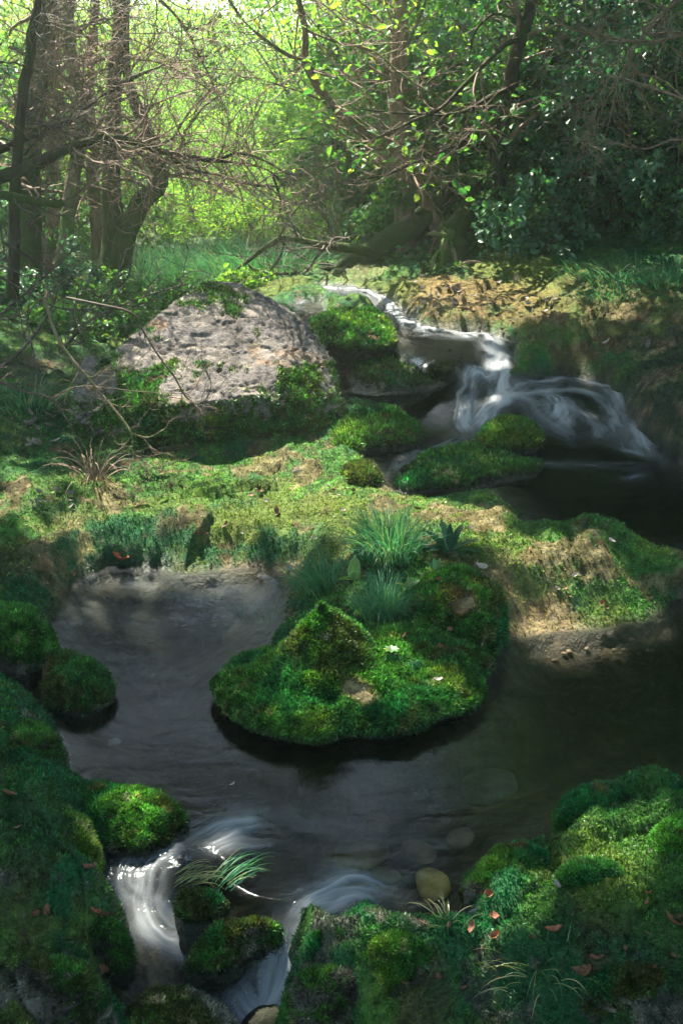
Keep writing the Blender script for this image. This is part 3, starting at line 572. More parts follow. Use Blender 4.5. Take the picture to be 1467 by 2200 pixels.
mound('moss_cushion', 'pale speckled green cushion at the bottom centre of the bank', 'moss cushion',
      [(780,2030),(790,2085),(860,2110),(920,2080),(925,2030),(880,1990),(820,1985)], .03, .065, seed=43, yel=.2, rocky=.3, dark=-.1, tan=.1, n_moss=60000, nA=240, nS=100, lump=.012, wetline=-.02)
mound('moss_cushion', 'bright green cushion with brown sides at the bottom next to the fall', 'moss cushion',
      [(600,2120),(612,2220),(690,2260),(790,2230),(800,2130),(760,2085),(690,2070),(625,2080)], -.10, .15, seed=45, yel=.1, rocky=.3, dark=.1, tan=.05, n_moss=90000, nA=300, nS=120, lump=.016, under=.25, undercut=1., wetline=-.15)
mound('moss_cushion', 'deep green rounded cushion at the left edge above the side channel', 'moss cushion',
      [(-60,1400),(-20,1435),(50,1425),(112,1375),(115,1320),(60,1290),(-20,1290)], .04, .14, seed=47, yel=-.2, rocky=.3, dark=.1, n_moss=50000, nA=240, nS=120, lump=.014, wetline=0)
mound('moss_cushion', 'bright mossy shoulder at the lower left beside the swirling water', 'moss cushion',
      [(150,2010),(170,2070),(240,2085),(280,2050),(278,1995),(230,1965),(170,1970)], -.07, .11, seed=49, yel=.15, rocky=.3, dark=.0, n_moss=60000, nA=240, nS=120, lump=.012, under=.2, undercut=.95, wetline=-.09)

mound('moss_cushion', 'low emerald cushion on the left bank just above the long stone', 'moss cushion',
      [(-20,1640),(20,1680),(90,1670),(140,1610),(110,1550),(50,1530),(0,1560)], .04, .09, seed=51, yel=-.1, dark=.1, rocky=.25, n_moss=50000, nA=240, nS=110, lump=.014, wetline=0)
mound('moss_cushion', 'bright green cushion forming the shoulder of the left bank above the outflow', 'moss cushion',
      [(40,1800),(70,1860),(150,1880),(205,1850),(205,1780),(150,1720),(80,1720)], .05, .09, seed=53, yel=.15, dark=-.1, rocky=.2, tan=.05, n_moss=70000, nA=280, nS=120, lump=.014, wetline=0)
mound('mossy_stone', 'dark rough mossy stone in the bottom left corner', 'mossy rock',
      [(20,2080),(40,2160),(130,2190),(220,2160),(230,2100),(160,2050),(80,2040)], -.03, .09, seed=55, yel=-.1, dark=.3, rocky=.4, n_moss=60000, nA=280, nS=120, lump=.016, wetline=-.2)
mound('moss_cushion', 'small olive green cushion in the middle of the right bank', 'moss cushion',
      [(1180,1900),(1210,1935),(1290,1930),(1350,1890),(1340,1850),(1260,1835),(1200,1860)], .10, .06, seed=57, yel=.25, dark=.0, rocky=.2, n_moss=50000, nA=240, nS=100, lump=.012, wetline=0)
mound('moss_cushion', 'round green cushion at the right edge of the bank', 'moss cushion',
      [(1390,1820),(1410,1870),(1480,1880),(1550,1840),(1540,1760),(1460,1735),(1400,1765)], .10, .07, seed=59, yel=.0, dark=.0, rocky=.2, n_moss=50000, nA=240, nS=100, lump=.012, wetline=0)
mound('mossy_stone', 'dark bare-topped stone among moss in the bottom right corner', 'mossy rock',
      [(1230,2090),(1260,2170),(1370,2190),(1460,2150),(1450,2060),(1350,2030),(1270,2040)], -.02, .08, seed=61, yel=-.2, dark=.3, rocky=.5, n_moss=60000, nA=280, nS=120, lump=.018, wetline=-.2)
# ------------------------------------------------------------------ boulder
def boulder():
    pts = [(300,705,5.85),(385,640,6.1),(450,604,6.3),(510,608,6.35),(590,650,6.25),(662,692,6.05),(712,770,5.85),(740,870,5.65),(738,960,5.5),(600,790,5.45),(556,850,5.2),(365,872,5.06),(292,866,5.1),(240,765,5.5),
           (690,985,5.45),(520,1000,5.5),(360,1010,5.42),(300,1020,5.35),(480,700,7.0),(620,740,7.0),(350,760,6.8),(720,1010,6.2),(300,900,6.5)]
    a = np.array(pts, float); A = atY(a[:, 0], a[:, 1], a[:, 2]); A[:, 2] = np.maximum(A[:, 2], 0.0)
    pts2 = [(265,775,5.6),(185,765,5.75),(160,830,5.6),(150,900,5.45),(150,985,5.35),(300,1030,5.15),(330,990,5.15),(330,880,5.3),(320,780,5.9),(200,800,6.4),(300,800,6.5)]
    b = np.array(pts2, float); B = atY(b[:, 0], b[:, 1], b[:, 2])
    bm = bmesh.new()
    for S_ in (A, B):
        vs_ = [bm.verts.new(v) for v in S_]; r = bmesh.ops.convex_hull(bm, input=vs_)
        bmesh.ops.delete(bm, geom=[g for g in r['geom_interior'] if isinstance(g, bmesh.types.BMVert)], context='VERTS')
    me = bpy.data.meshes.new('tmp'); bm.to_mesh(me); bm.free(); o = bpy.data.objects.new('tmp', me); col.objects.link(o)
    rm = o.modifiers.new('r', 'REMESH'); rm.mode = 'VOXEL'; rm.voxel_size = .011
    sm = o.modifiers.new('s', 'SMOOTH'); sm.iterations = 3; sm.factor = .6
    dg = bpy.context.evaluated_depsgraph_get(); ev = bpy.data.meshes.new_from_object(o.evaluated_get(dg))
    V = np.empty(len(ev.vertices)*3); ev.vertices.foreach_get('co', V); V = V.reshape(-1, 3)
    Fc = np.array([list(p.vertices) for p in ev.polygons if len(p.vertices) == 4]); bpy.data.objects.remove(o)
    N = vnormals(V, Fc); s = 1.0
    c = V.mean(0)
    if ((V-c)*N).sum() < 0: N = -N; Fc = Fc[:, ::-1]
    rid = 1-np.abs(fbm(V*4, 4, 5)); pit = fbm(V*22, 4, 9, .65)
    crk = np.exp(-(np.abs(fbm(V*np.array([2.6, 2.6, 5]), 4, 37))/.018)**2); disp = .018*fbm(V*3, 4, 3)+.013*(rid-.75)+.013*pit+.008*fbm(V*45, 3, 10)-.012*sst(.2, .5, fbm(V*np.array([17, 17, 26]), 3, 33))-.02*crk
    V = V+N*disp[:, None]; N = vnormals(V, Fc)
    C = mixc(np.tile(np.array([.30, .275, .26]), (len(V), 1)), [.20, .19, .20], sst(-.2, .35, fbm(V*5, 4, 14)))
    C = mixc(C, [.41, .375, .35], sst(.05, .5, fbm(V*10, 3, 15))*.8); C = mixc(C, [.12, .11, .105], sst(.05, .4, fbm(V*np.array([7, 7, 3]), 5, 44, .65))*.75); C = mixc(C, [.09, .085, .08], crk*.6); C = mixc(C, [.11, .105, .105], sst(.75, .35, N[:, 2])*.7); C = mixc(C, [.36, .22, .12], sst(.3, .6, fbm(V*4, 3, 19))*.6)  # steep and overhanging faces darkened: shade painted into the stone colour
    ms = moss_col(V, .15, .1, 80, -.1); px, py = topix(V)
    q = lambda x, y, z: at(x, y, z)
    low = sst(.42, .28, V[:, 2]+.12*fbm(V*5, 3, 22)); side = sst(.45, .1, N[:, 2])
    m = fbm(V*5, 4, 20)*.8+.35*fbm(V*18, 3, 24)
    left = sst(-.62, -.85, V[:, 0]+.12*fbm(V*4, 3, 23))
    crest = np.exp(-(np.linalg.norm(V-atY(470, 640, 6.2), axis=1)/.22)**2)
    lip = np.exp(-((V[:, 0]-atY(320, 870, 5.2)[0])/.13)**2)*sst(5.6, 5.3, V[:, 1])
    mm = sst(.28, .42, m+low*.75*sst(.7, .4, N[:, 2])+left*.12+crest*.55+lip*.5+side*.16-.03+.42*sst(.1, .45, N[:, 0])*sst(.62, .48, V[:, 2]))  # right-facing term lays moss and also paints that face's shade
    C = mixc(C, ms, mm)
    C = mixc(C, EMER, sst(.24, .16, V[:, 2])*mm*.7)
    cen = np.array([-.35, 5.6, .15]); root = empty('boulder', cen); tag(root, 'big pale grey boulder with a tilted pitted top and mossy dark base', 'boulder')
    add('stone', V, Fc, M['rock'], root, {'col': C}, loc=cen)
    P, Nn, Cc = sample_mesh(V, Fc, C, 130000, 5); k = (greenness(Cc) > .5); P, Nn, Cc = P[k], Nn[k], Cc[k]
    Vb, Fb, Cb = blades(P, Nn, .017, Cc, 6); add('moss_cover', Vb, Fb, M['moss'], root, {'col': Cb}, smooth=False, loc=cen)
    print('boulder', len(V))
boulder()
# ------------------------------------------------------------------ wood and leaves
M['bark_dark'] = m_bark('dark_bark', (.016, .012, .009), (.07, .052, .036), moss=(.025, .04, .008), amount=.35)
M['bark_mossy'] = m_bark('mossy_bark', (.016, .013, .009), (.06, .048, .03), moss=(.025, .042, .007), amount=.65)
M['bark_pale'] = m_bark('pale_bark', (.09, .065, .045), (.30, .22, .15), amount=.35)
M['bark_warm'] = m_bark('warm_bark', (.10, .065, .04), (.24, .16, .10), amount=.25, scale=.8)
M['bark_trunk'] = m_bark('warm_trunk_bark', (.14, .095, .06), (.34, .24, .16), amount=.2, scale=.8)
M['twig'] = m_simple('twig_bark', (.10, .065, .045), (.26, .175, .125), 25)
M['twig_dark'] = m_simple('dark_twig_bark', (.03, .024, .018), (.11, .08, .06), 25)
M['leaf_bright'] = m_leaf('leaf_bright', (.11, .23, .04), (.18, .33, .055), (.32, .30, .05), .6, .03, .5)
M['leaf_mid'] = m_leaf('leaf_mid', (.035, .13, .04), (.09, .21, .045), (.16, .20, .03), .5, .04, .5)
M['leaf_deep'] = m_leaf('leaf_deep', (.018, .08, .042), (.045, .14, .07), (.07, .19, .08), .4, .055, .5)
M['leaf_canopy'] = m_leaf('leaf_canopy', (.02, .06, .02), (.045, .10, .025), (.08, .12, .02), .3, .05)
M['dry'] = m_leaf('dry_grass', (.10, .14, .05), (.22, .20, .10), (.35, .30, .16), .3, .04)
M['fern'] = m_leaf('fern_leaf', (.008, .05, .022), (.02, .08, .035), (.10, .16, .10), .35, .012, .5)
M['grass'] = m_leaf('grass_blade', (.03, .14, .07), (.07, .21, .12), (.26, .26, .13), .4, .02, .5)
def tubes(P, Rd, sides=5):
    """P (M,K,3), Rd (M,K) -> tube surfaces"""
    P = np.asarray(P, float); m, k, _ = P.shape; T = norm(np.gradient(P, axis=1))
    ref = np.where(np.abs(norm(P[:, -1]-P[:, 0])[:, 2:3]) > .8, np.array([[1., 0, 0]]), np.array([[0, 0, 1.]]))[:, None, :]
    n1 = norm(ref-T*(T*ref).sum(-1, keepdims=True)); n2 = np.cross(T, n1); a = np.linspace(0, 2*np.pi, sides, endpoint=False)
    ring = n1[:, :, None]*np.cos(a)[None, None, :, None]+n2[:, :, None]*np.sin(a)[None, None, :, None]
    V = (P[:, :, None]+ring*Rd[:, :, None, None]).reshape(-1, 3)
    g = grid_faces(k, sides, True); Fc = (g[None]+(np.arange(m)*k*sides)[:, None, None]).reshape(-1, 4)[:, ::-1]
    return V, Fc
def grow(P0, D, L, K, rg, wig=.25, up=0.0, droop=0.0):
    m = len(P0); P = np.empty((m, K, 3)); P[:, 0] = P0; d = norm(D.copy())
    for i in range(1, K):
        d = norm(d+rg.normal(0, wig, (m, 3))+np.array([0, 0, up-droop*i/K])); P[:, i] = P[:, i-1]+d*(L/(K-1))[:, None]
    return P
def spawn(P, Rd, n, rg, lo=.25, hi=1., ang=.9, L=(.3, .6), K=7, rr=.5, wig=.25, up=.05, droop=0., rmin=.0015):
    m, k, _ = P.shape; lens = np.linalg.norm(np.diff(P, axis=1), axis=-1).sum(1); idx = rg.choice(m, n, p=lens/lens.sum()); t = rg.uniform(lo, hi, n)*(k-1); i = np.minimum(t.astype(int), k-2); f = (t-i)
    S = P[idx, i]*(1-f)[:, None]+P[idx, i+1]*f[:, None]; T = norm(P[idx, i+1]-P[idx, i]); r0 = np.maximum((Rd[idx, i]*(1-f)+Rd[idx, i+1]*f)*rr*rg.uniform(.6, 1.1, n), rmin)
    side = norm(rg.normal(0, 1, (n, 3))); side = norm(side-T*(side*T).sum(-1, keepdims=True)); a = ang*rg.uniform(.6, 1.3, n)
    D = T*np.cos(a)[:, None]+side*np.sin(a)[:, None]
    C = grow(S, D, rg.uniform(L[0], L[1], n)*(1.15-.5*t/(k-1)), K, rg, wig, up, droop)
    return C, r0[:, None]*np.linspace(1, .3, K)[None]
def leaf_mesh(P, D, size, rg, asp=.62, six=False, fold=.18, flat=.6):
    n = len(P); D = norm(D); up = np.array([0, 0, 1.])*flat+rg.normal(0, .55, (n, 3)); S = norm(np.cross(D, up)); U = np.cross(S, D)
    L = (size*rg.uniform(.6, 1.25, n))[:, None]; w = L*asp*.5
    if six:
        pts = [P, P+D*L*.28-S*w*.85+U*L*fold*.4, P+D*L*.62-S*w*.9+U*L*fold*.4, P+D*L-U*L*.12, P+D*L*.62+S*w*.9+U*L*fold*.4, P+D*L*.28+S*w*.85+U*L*fold*.4, P+D*L*.5]
        V = np.stack(pts, 1).reshape(-1, 3); t = np.array([[0, 6, 1], [1, 6, 2], [2, 6, 3], [3, 6, 4], [4, 6, 5], [5, 6, 0]]); k = 7
    else:
        V = np.stack([P, P+D*L*.45-S*w+U*L*fold, P+D*L, P+D*L*.45+S*w+U*L*fold], 1).reshape(-1, 3); t = np.array([[0, 2, 1], [0, 3, 2]]); k = 4
    Fc = (t[None]+(np.arange(n)*k)[:, None, None]).reshape(-1, 3)
    return V, Fc, np.repeat(rg.random(n)**1.3, k)
def leaves_on(P, n, rg, spread=.02, tang=.6, droop=.15):
    m, k, _ = P.shape; i = rg.integers(0, m, n); t = rg.uniform(.15, 1, n)*(k-1); j = np.minimum(t.astype(int), k-2); f = (t-j)[:, None]
    S = P[i, j]*(1-f)+P[i, j+1]*f+rg.normal(0, spread, (n, 3)); T = norm(P[i, j+1]-P[i, j])
    return S, T*tang+rg.normal(0, .6, (n, 3))*np.array([1, 1, .5])-np.array([0, 0, droop])
def px_path(pts, K, rg=None, wob=0.01):
    a = np.array(pts, float); p = resample(atY(a[:, 0], a[:, 1], a[:, 2]), K)
    if rg is not None: p = p+np.c_[fbm(np.c_[p[:, 2]*3, p[:, 0]*3, p[:, 1]], 2, int(rg.integers(99))), fbm(np.c_[p[:, 2]*3, p[:, 0]*3, p[:, 1]+9], 2, 7), np.zeros(K)]*wob
    return p
def wood(name, P, Rd, mat, root, sides=6, rough=0., cen=None):
    if 1 < len(P) <= 16:
        for i in range(len(P)): wood({'stems': 'stem', 'limbs': 'limb', 'trunk': 'trunk'}.get(name, name), P[i:i+1], Rd[i:i+1], mat, root, sides, rough, cen)
        return
    V, Fc = tubes(P, Rd, sides)
    if rough:
        N = vnormals(V, Fc); V = V+N*(rough*(fbm(V*np.array([14, 14, 5]), 4, 3)*1.2+.6*fbm(V*np.array([40, 40, 9]), 2, 4)))[:, None]
    return add(name, V, Fc, M[mat], root, loc=cen)
def woody(name, label, cat, trunks, mat='bark_dark', sides=10, K=26, rough=.012, branch=None, twigs=None, twig_mat=None, leaf=None, leaf_mat='leaf_mid', group=None, seed=1, trunk_name='trunk', limbs=None):
    """trunks: list of (pixel path with Y, start radius, end radius)"""
    rg = np.random.default_rng(seed); P = np.stack([px_path(t[0], K, rg, .02) for t in trunks]); fat = 1.3 if name == 'bare_tree' and len(trunks) == 1 else 1.; trunks = [(t[0], t[1]*fat, t[2]*fat) for t in trunks]; Rd = np.stack([np.linspace(t[1]**.5, t[2]**.5, K)**2 for t in trunks])
    cen = P[0, 0].copy(); root = empty(name, cen); tag(root, label, cat, group)
    wood(trunk_name, P, Rd, mat, root, sides, rough, cen)
    cur, cr = P, Rd
    if limbs: 
        LP = np.stack([px_path(t[0], K, rg, .02) for t in limbs]); LR = np.stack([np.linspace(t[1], t[2], K) for t in limbs]); wood('limb', LP, LR, mat, root, 7, rough*.5, cen)
        cur, cr = np.concatenate([P, LP]), np.concatenate([Rd, LR])
    last = cur
    if branch:
        tws = .3 if name == 'bare_tree' else .28 if name == 'dead_bush' else .5 if name == 'leaning_tree' else 1.
        branch = dict(branch, n=int(max(6, branch['n']*(.6 if tws < .4 else 1)))); twigs = [dict(t_, n=int(t_['n']*tws)) for t_ in (twigs or [])]
        b, br = spawn(cur, cr, rg=rg, **branch); Kb = b.shape[1]; parts = [(b, br)]
        last, lr = b, br
        for tw in (twigs or []):
            t, tr = spawn(last, lr, rg=rg, **tw); parts.append((t, tr)); last, lr = t, tr
        VF = [tubes(p, r, 5 if i == 0 else 3) for i, (p, r) in enumerate(parts)]
        off = np.cumsum([0]+[len(v) for v, _ in VF]); add('twigs', np.vstack([v for v, _ in VF]), np.vstack([f+o for (v, f), o in zip(VF, off)]), M[twig_mat or mat], root, loc=cen)['kind'] = 'stuff'
    if leaf:
        S, D = leaves_on(last, leaf['n'], rg, leaf.get('spread', .03)); V, Fc, t = leaf_mesh(S, D, leaf['size'], rg, leaf.get('asp', .6), leaf.get('six', False))
        add('foliage', V, Fc, M[leaf_mat], root, {'tint': t}, smooth=False, loc=cen)
    return root

# --- the left group of bare trunks
TW = dict(n=700, L=(.25, .6), K=6, ang=.8, wig=.3, up=.0, rr=.5, rmin=.0028)
def bare(label, trunks, seed, mat='bark_dark', nb=34, nt=300, tm='twig', bl=(.5, 1.4), limbs=None, leaf=None, lm='leaf_bright', lo=.3, nt2=None):
    return woody('bare_tree', label, 'tree', trunks, mat, seed=seed, limbs=limbs, twig_mat=tm, branch=dict(n=nb, lo=lo, L=bl, K=10, ang=1.1, wig=.22, up=-.02, rr=.28, rmin=.006),
                 twigs=[dict(n=nt, L=(.25, .7), K=7, ang=.8, wig=.3, rr=.55, rmin=.0034, droop=.1), dict(n=nt2 or nt*2, L=(.12, .35), K=5, ang=.8, wig=.3, rr=.6, rmin=.0024)], leaf=leaf, leaf_mat=lm)
LF = dict(n=500, size=.055, spread=.03)
bare('thick dark ivy-mossed trunk at the far left of the bare group', [([(52,720,8.4),(55,600,8.5),(60,480,8.6),(62,380,8.7),(72,250,8.8),(88,120,8.9),(98,-20,9),(105,-200,9.2)], .10, .055)], 1, 'bark_mossy', nb=26)
bare('slim pale leaning trunk second from left with smooth bark', [([(95,700,8.0),(120,620,8.1),(143,520,8.2),(150,420,8.3),(165,340,8.4),(178,240,8.5),(150,110,8.7),(158,-40,8.9),(170,-200,9)], .05, .03)], 2, 'bark_pale', nb=24, nt=300)
bare('tall forked tree with a straight dark stem and a bent mossy stem', [([(232,660,8.9),(238,560,8.95),(245,470,9),(240,380,9),(238,290,9.05),(248,180,9.1),(256,60,9.2),(258,-60,9.3),(262,-220,9.4)], .105, .035),
      ([(236,640,8.9),(256,560,8.9),(275,480,8.85),(305,430,8.8),(340,405,8.8),(348,370,8.8),(330,320,8.9),(312,270,9),(290,220,9.1),(275,150,9.2),(270,60,9.3),(275,-80,9.4)], .095, .03)], 3, 'bark_mossy', nb=70, nt=800, nt2=1500)
bare('thin brown stem between the pale trunk and the forked tree', [([(205,650,9.8),(212,560,9.8),(208,460,9.8),(200,380,9.8),(205,300,9.8),(190,200,9.9),(200,80,10),(205,-100,10)], .05, .03)], 4, 'bark_warm', nb=26, nt=500, leaf=LF)
bare('crooked brown stem in shade left of the pale trunk', [([(100,620,9.6),(108,520,9.6),(118,440,9.7),(112,340,9.8),(125,230,9.9),(120,120,10),(130,-50,10)], .055, .035)], 5, 'bark_warm', nb=26, nt=500, leaf=LF)
bare('black slender stem arching up at the left edge', [([(28,640,6.6),(30,520,6.6),(34,400,6.6),(40,280,6.6),(52,170,6.6),(68,80,6.6),(86,-20,6.7),(100,-120,6.8)], .028, .016)], 6, 'bark_dark', nb=24, nt=420, tm='twig_dark', bl=(.3, .9))
woody('leaning_tree', 'long dark limb reaching in from the left edge and arching over the clearing', 'tree',
      [([(-180,430,6.6),(-60,400,6.6),(0,382,6.6),(60,360,6.6),(140,322,6.6),(200,302,6.6),(265,298,6.65),(330,318,6.7),(400,336,6.7),(470,346,6.7),(530,352,6.7),(580,368,6.7),(610,400,6.7)], .048, .007)], 'bark_dark', seed=8, twig_mat='twig', trunk_name='limb',
      limbs=[([(465,346,6.7),(500,330,6.6),(545,336,6.5),(590,355,6.4),(640,385,6.4)], .010, .003), ([(350,322,6.7),(400,360,6.6),(470,378,6.5),(540,398,6.5),(600,400,6.4)], .011, .003), ([(330,318,6.7),(370,300,6.6),(385,285,6.6)], .008, .003), ([(590,380,6.7),(605,430,6.7),(600,470,6.7)], .008, .003)],
      branch=dict(n=60, lo=.35, L=(.25, .8), K=9, ang=.9, wig=.25, rr=.35, rmin=.005), twigs=[dict(n=520, L=(.15, .45), K=6, ang=.8, wig=.3, rr=.6, rmin=.0028), dict(n=900, L=(.08, .22), K=4, ang=.8, wig=.3, rr=.6, rmin=.002)])
woody('broken_branch', 'short dark broken branch poking in at the left edge below the long limb', 'branch', [([(-120,390,6.2),(0,418,6.2),(60,430,6.2),(118,438,6.25),(130,436,6.3)], .028, .016)], 'bark_mossy', seed=9, trunk_name='limb',
      branch=dict(n=10, lo=.3, L=(.15, .4), K=7, ang=.9, wig=.25, rr=.3, rmin=.004), twigs=[dict(n=60, L=(.1, .3), K=5, ang=.8, wig=.3, rr=.6, rmin=.0025)], twig_mat='twig_dark')
woody('leaning_tree', 'grey limb above the long dark one at the left edge', 'tree', [([(-150,370,6.9),(0,322,6.9),(50,298,6.9),(100,284,6.9),(160,255,6.95),(230,200,7),(300,160,7),(380,130,7),(450,120,7)], .03, .005)], 'bark_dark', seed=10, twig_mat='twig', trunk_name='limb',
      branch=dict(n=50, lo=.1, L=(.3, .9), K=9, ang=.9, wig=.25, rr=.35, rmin=.004), twigs=[dict(n=620, L=(.15, .5), K=6, ang=.8, wig=.3, rr=.6, rmin=.0028), dict(n=1000, L=(.08, .25), K=4, ang=.8, wig=.3, rr=.6, rmin=.002)])
woody('dead_bush', 'tangle of dead reddish twigs hanging high among the left trunks', 'dead branches', [([(20,100,7.4),(120,150,7.4),(220,230,7.4),(300,270,7.4),(340,330,7.4)], .012, .005), ([(60,-30,7.6),(160,60,7.5),(260,120,7.5),(360,140,7.5),(460,200,7.5)], .012, .004), ([(100,200,7.2),(180,250,7.2),(270,330,7.2),(340,410,7.2)], .01, .004),
      ([(300,-40,7.6),(380,40,7.6),(440,140,7.6),(480,240,7.6)], .011, .004)], 'twig', seed=11, trunk_name='stems', twig_mat='twig', rough=.003,
      branch=dict(n=130, lo=.0, L=(.3, .9), K=9, ang=1.0, wig=.3, rr=.6, rmin=.004), twigs=[dict(n=750, L=(.15, .5), K=6, ang=.8, wig=.35, rr=.6, rmin=.0026), dict(n=1500, L=(.08, .25), K=4, ang=.8, wig=.35, rr=.6, rmin=.002)])
woody('dead_bush', 'thicket of dark dead stems at the lower left below the trunks', 'dead branches', [([(-40,720,6.6),(20,660,6.6),(90,600,6.7),(150,540,6.8)], .013, .004), ([(-60,560,6.4),(30,610,6.4),(120,660,6.4),(200,665,6.4)], .011, .004), ([(0,520,6.5),(80,560,6.5),(150,600,6.6),(220,640,6.7)], .011, .004),
      ([(-40,820,6),(40,760,6),(90,690,6.1),(120,640,6.2)], .012, .004), ([(130,760,6.1),(190,690,6.1),(300,640,6.2),(400,610,6.3)], .009, .003)], 'twig_dark', seed=12, trunk_name='stems', twig_mat='twig_dark', rough=.003,
      branch=dict(n=90, lo=.0, L=(.25, .8), K=9, ang=.9, wig=.28, rr=.6, rmin=.0035), twigs=[dict(n=520, L=(.12, .4), K=6, ang=.8, wig=.3, rr=.6, rmin=.0022)])
# --- bare branches hanging over the boulder
woody('hanging_branch', 'thin bare branch curving down over the pale boulder face', 'branch', [([(150,640,4.9),(230,655,4.9),(290,672,4.9),(310,710,4.9),(335,760,4.85),(368,808,4.8),(392,850,4.8),(415,865,4.8),(440,862,4.8)], .0065, .003), ([(440,862,4.8),(450,830,4.8),(440,800,4.8)], .003, .001)], 'twig_dark', seed=13, trunk_name='stem', rough=0, sides=6,
      branch=dict(n=26, lo=.3, L=(.08, .28), K=8, ang=.8, wig=.25, rr=.5, rmin=.0018), twigs=[dict(n=110, L=(.04, .12), K=5, ang=.8, wig=.3, rr=.6, rmin=.0011)])
woody('hanging_branch', 'pale crooked branch leaning against the mossy left side of the boulder', 'branch', [([(95,640,4.95),(120,720,4.95),(175,800,4.9),(215,850,4.9),(260,900,4.85),(280,935,4.8),(285,975,4.8),(320,1000,4.75),(350,1012,4.7)], .0085, .003), ([(283,930,4.8),(320,940,4.8),(352,925,4.8)], .004, .002), ([(282,940,4.8),(262,965,4.8),(240,975,4.8)], .004, .0015)], 'bark_pale', seed=14, trunk_name='stem', rough=.001, sides=6,
      branch=dict(n=24, lo=.1, L=(.08, .3), K=8, ang=.8, wig=.25, rr=.5, rmin=.0018), twigs=[dict(n=90, L=(.04, .14), K=5, ang=.8, wig=.3, rr=.6, rmin=.0012)])
woody('hanging_branch', 'long grey stick sloping down to the moss left of the boulder', 'branch', [([(-60,800,4.9),(0,818,4.9),(60,842,4.9),(110,855,4.9),(140,890,4.85),(165,935,4.85),(188,965,4.8)], .008, .003), ([(60,700,5),(80,780,4.95),(85,840,4.9)], .005, .002), ([(110,855,4.9),(180,830,4.9),(300,842,4.9),(400,845,4.9)], .004, .0015)], 'twig_dark', seed=15, trunk_name='stem', rough=0, sides=6,
      branch=dict(n=30, lo=.0, L=(.1, .35), K=8, ang=.8, wig=.25, rr=.5, rmin=.0018), twigs=[dict(n=120, L=(.05, .16), K=5, ang=.8, wig=.3, rr=.6, rmin=.0012)])
# --- centre and right trees
woody('straight_tree', 'straight warm brown trunk rising behind the centre right foliage', 'tree', [([(872,560,9.3),(866,420,9.3),(860,300,9.3),(856,180,9.3),(860,60,9.3),(862,-40,9.4),(865,-260,9.5)], .085, .055)], 'bark_trunk', seed=20, twig_mat='twig',
      branch=dict(n=26, lo=.3, L=(.5, 1.5), K=10, ang=1.1, wig=.2, rr=.25, rmin=.007), twigs=[dict(n=300, L=(.25, .6), K=6, ang=.8, wig=.3, rr=.6, rmin=.003)], leaf=dict(n=600, size=.07), leaf_mat='leaf_bright')
woody('leaning_tree', 'dark gnarled tree leaning left whose branches droop over the stream', 'tree', [([(1085,500,8.8),(1075,420,8.8),(1060,360,8.8),(1075,280,8.7),(1095,200,8.6),(1105,130,8.5),(1130,60,8.4),(1150,-30,8.4),(1180,-200,8.4)], .07, .035)], 'bark_dark', seed=21, twig_mat='twig',
      limbs=[([(1120,80,8.5),(1080,100,8.2),(1040,140,8.0),(990,190,7.9),(940,235,7.8),(880,262,7.8),(800,300,7.8),(730,330,7.8)], .022, .005), ([(1090,190,8.6),(1050,210,8.2),(1010,235,8.0),(960,248,7.9),(900,245,7.9),(820,240,7.9),(750,232,7.9)], .02, .004),
             ([(1075,220,8.6),(1045,240,8.2),(1020,280,8.0),(970,315,7.9),(910,340,7.8),(840,370,7.8),(780,385,7.8)], .018, .004), ([(1060,250,8.6),(1030,270,8.1),(990,310,8.0),(940,350,8.0),(870,385,8.0)], .014, .004), ([(1100,40,8.4),(1060,30,8.0),(1020,70,7.8),(1010,130,7.7)], .012, .004)],
      branch=dict(n=80, lo=.3, L=(.25, .8), K=9, ang=.8, wig=.22, rr=.45, rmin=.004), twigs=[dict(n=500, L=(.12, .45), K=6, ang=.8, wig=.3, rr=.6, rmin=.0022)], leaf=dict(n=300, size=.07, six=True), leaf_mat='leaf_mid')
woody('leaning_tree', 'smooth brown branch sweeping down from the top centre into the foliage', 'tree', [([(610,-120,8.4),(635,-20,8.4),(652,60,8.4),(655,130,8.4),(682,185,8.4),(730,245,8.4),(790,288,8.5),(850,318,8.6),(885,370,8.7),(915,440,8.8),(950,520,8.9)], .018, .055)], 'bark_warm', seed=22, twig_mat='twig', trunk_name='limb',
      limbs=[([(660,130,8.4),(620,118,8.2),(570,85,8.1),(520,40,8),(480,-20,8)], .014, .006), ([(730,245,8.4),(680,210,8.2),(620,190,8.1),(545,165,8)], .010, .004), ([(650,60,8.4),(720,90,8.3),(800,110,8.2),(860,160,8.1),(960,220,8.1)], .011, .004)],
      branch=dict(n=70, lo=.0, L=(.3, 1.0), K=9, ang=.9, wig=.2, rr=.4, rmin=.004), twigs=[dict(n=420, L=(.15, .5), K=6, ang=.8, wig=.3, rr=.6, rmin=.0022)], leaf=dict(n=230, size=.06, six=True), leaf_mat='leaf_bright')
woody('mossy_tree', 'mossy dark trunk with a crooked side limb at the right', 'tree', [([(1225,520,9.4),(1228,420,9.4),(1222,330,9.4),(1218,250,9.4),(1215,150,9.4),(1222,50,9.4),(1220,-80,9.5),(1225,-250,9.6)], .085, .05)], 'bark_mossy', seed=23, twig_mat='twig_dark',
      limbs=[([(1215,240,9.4),(1180,215,9.2),(1150,190,9.1),(1130,120,9),(1100,60,9)], .04, .02)], branch=dict(n=30, lo=.2, L=(.4, 1.1), K=9, ang=1., wig=.25, rr=.3, rmin=.006), twigs=[dict(n=420, L=(.2, .6), K=6, ang=.8, wig=.3, rr=.6, rmin=.0028)], leaf=dict(n=1500, size=.06), leaf_mat='leaf_mid')
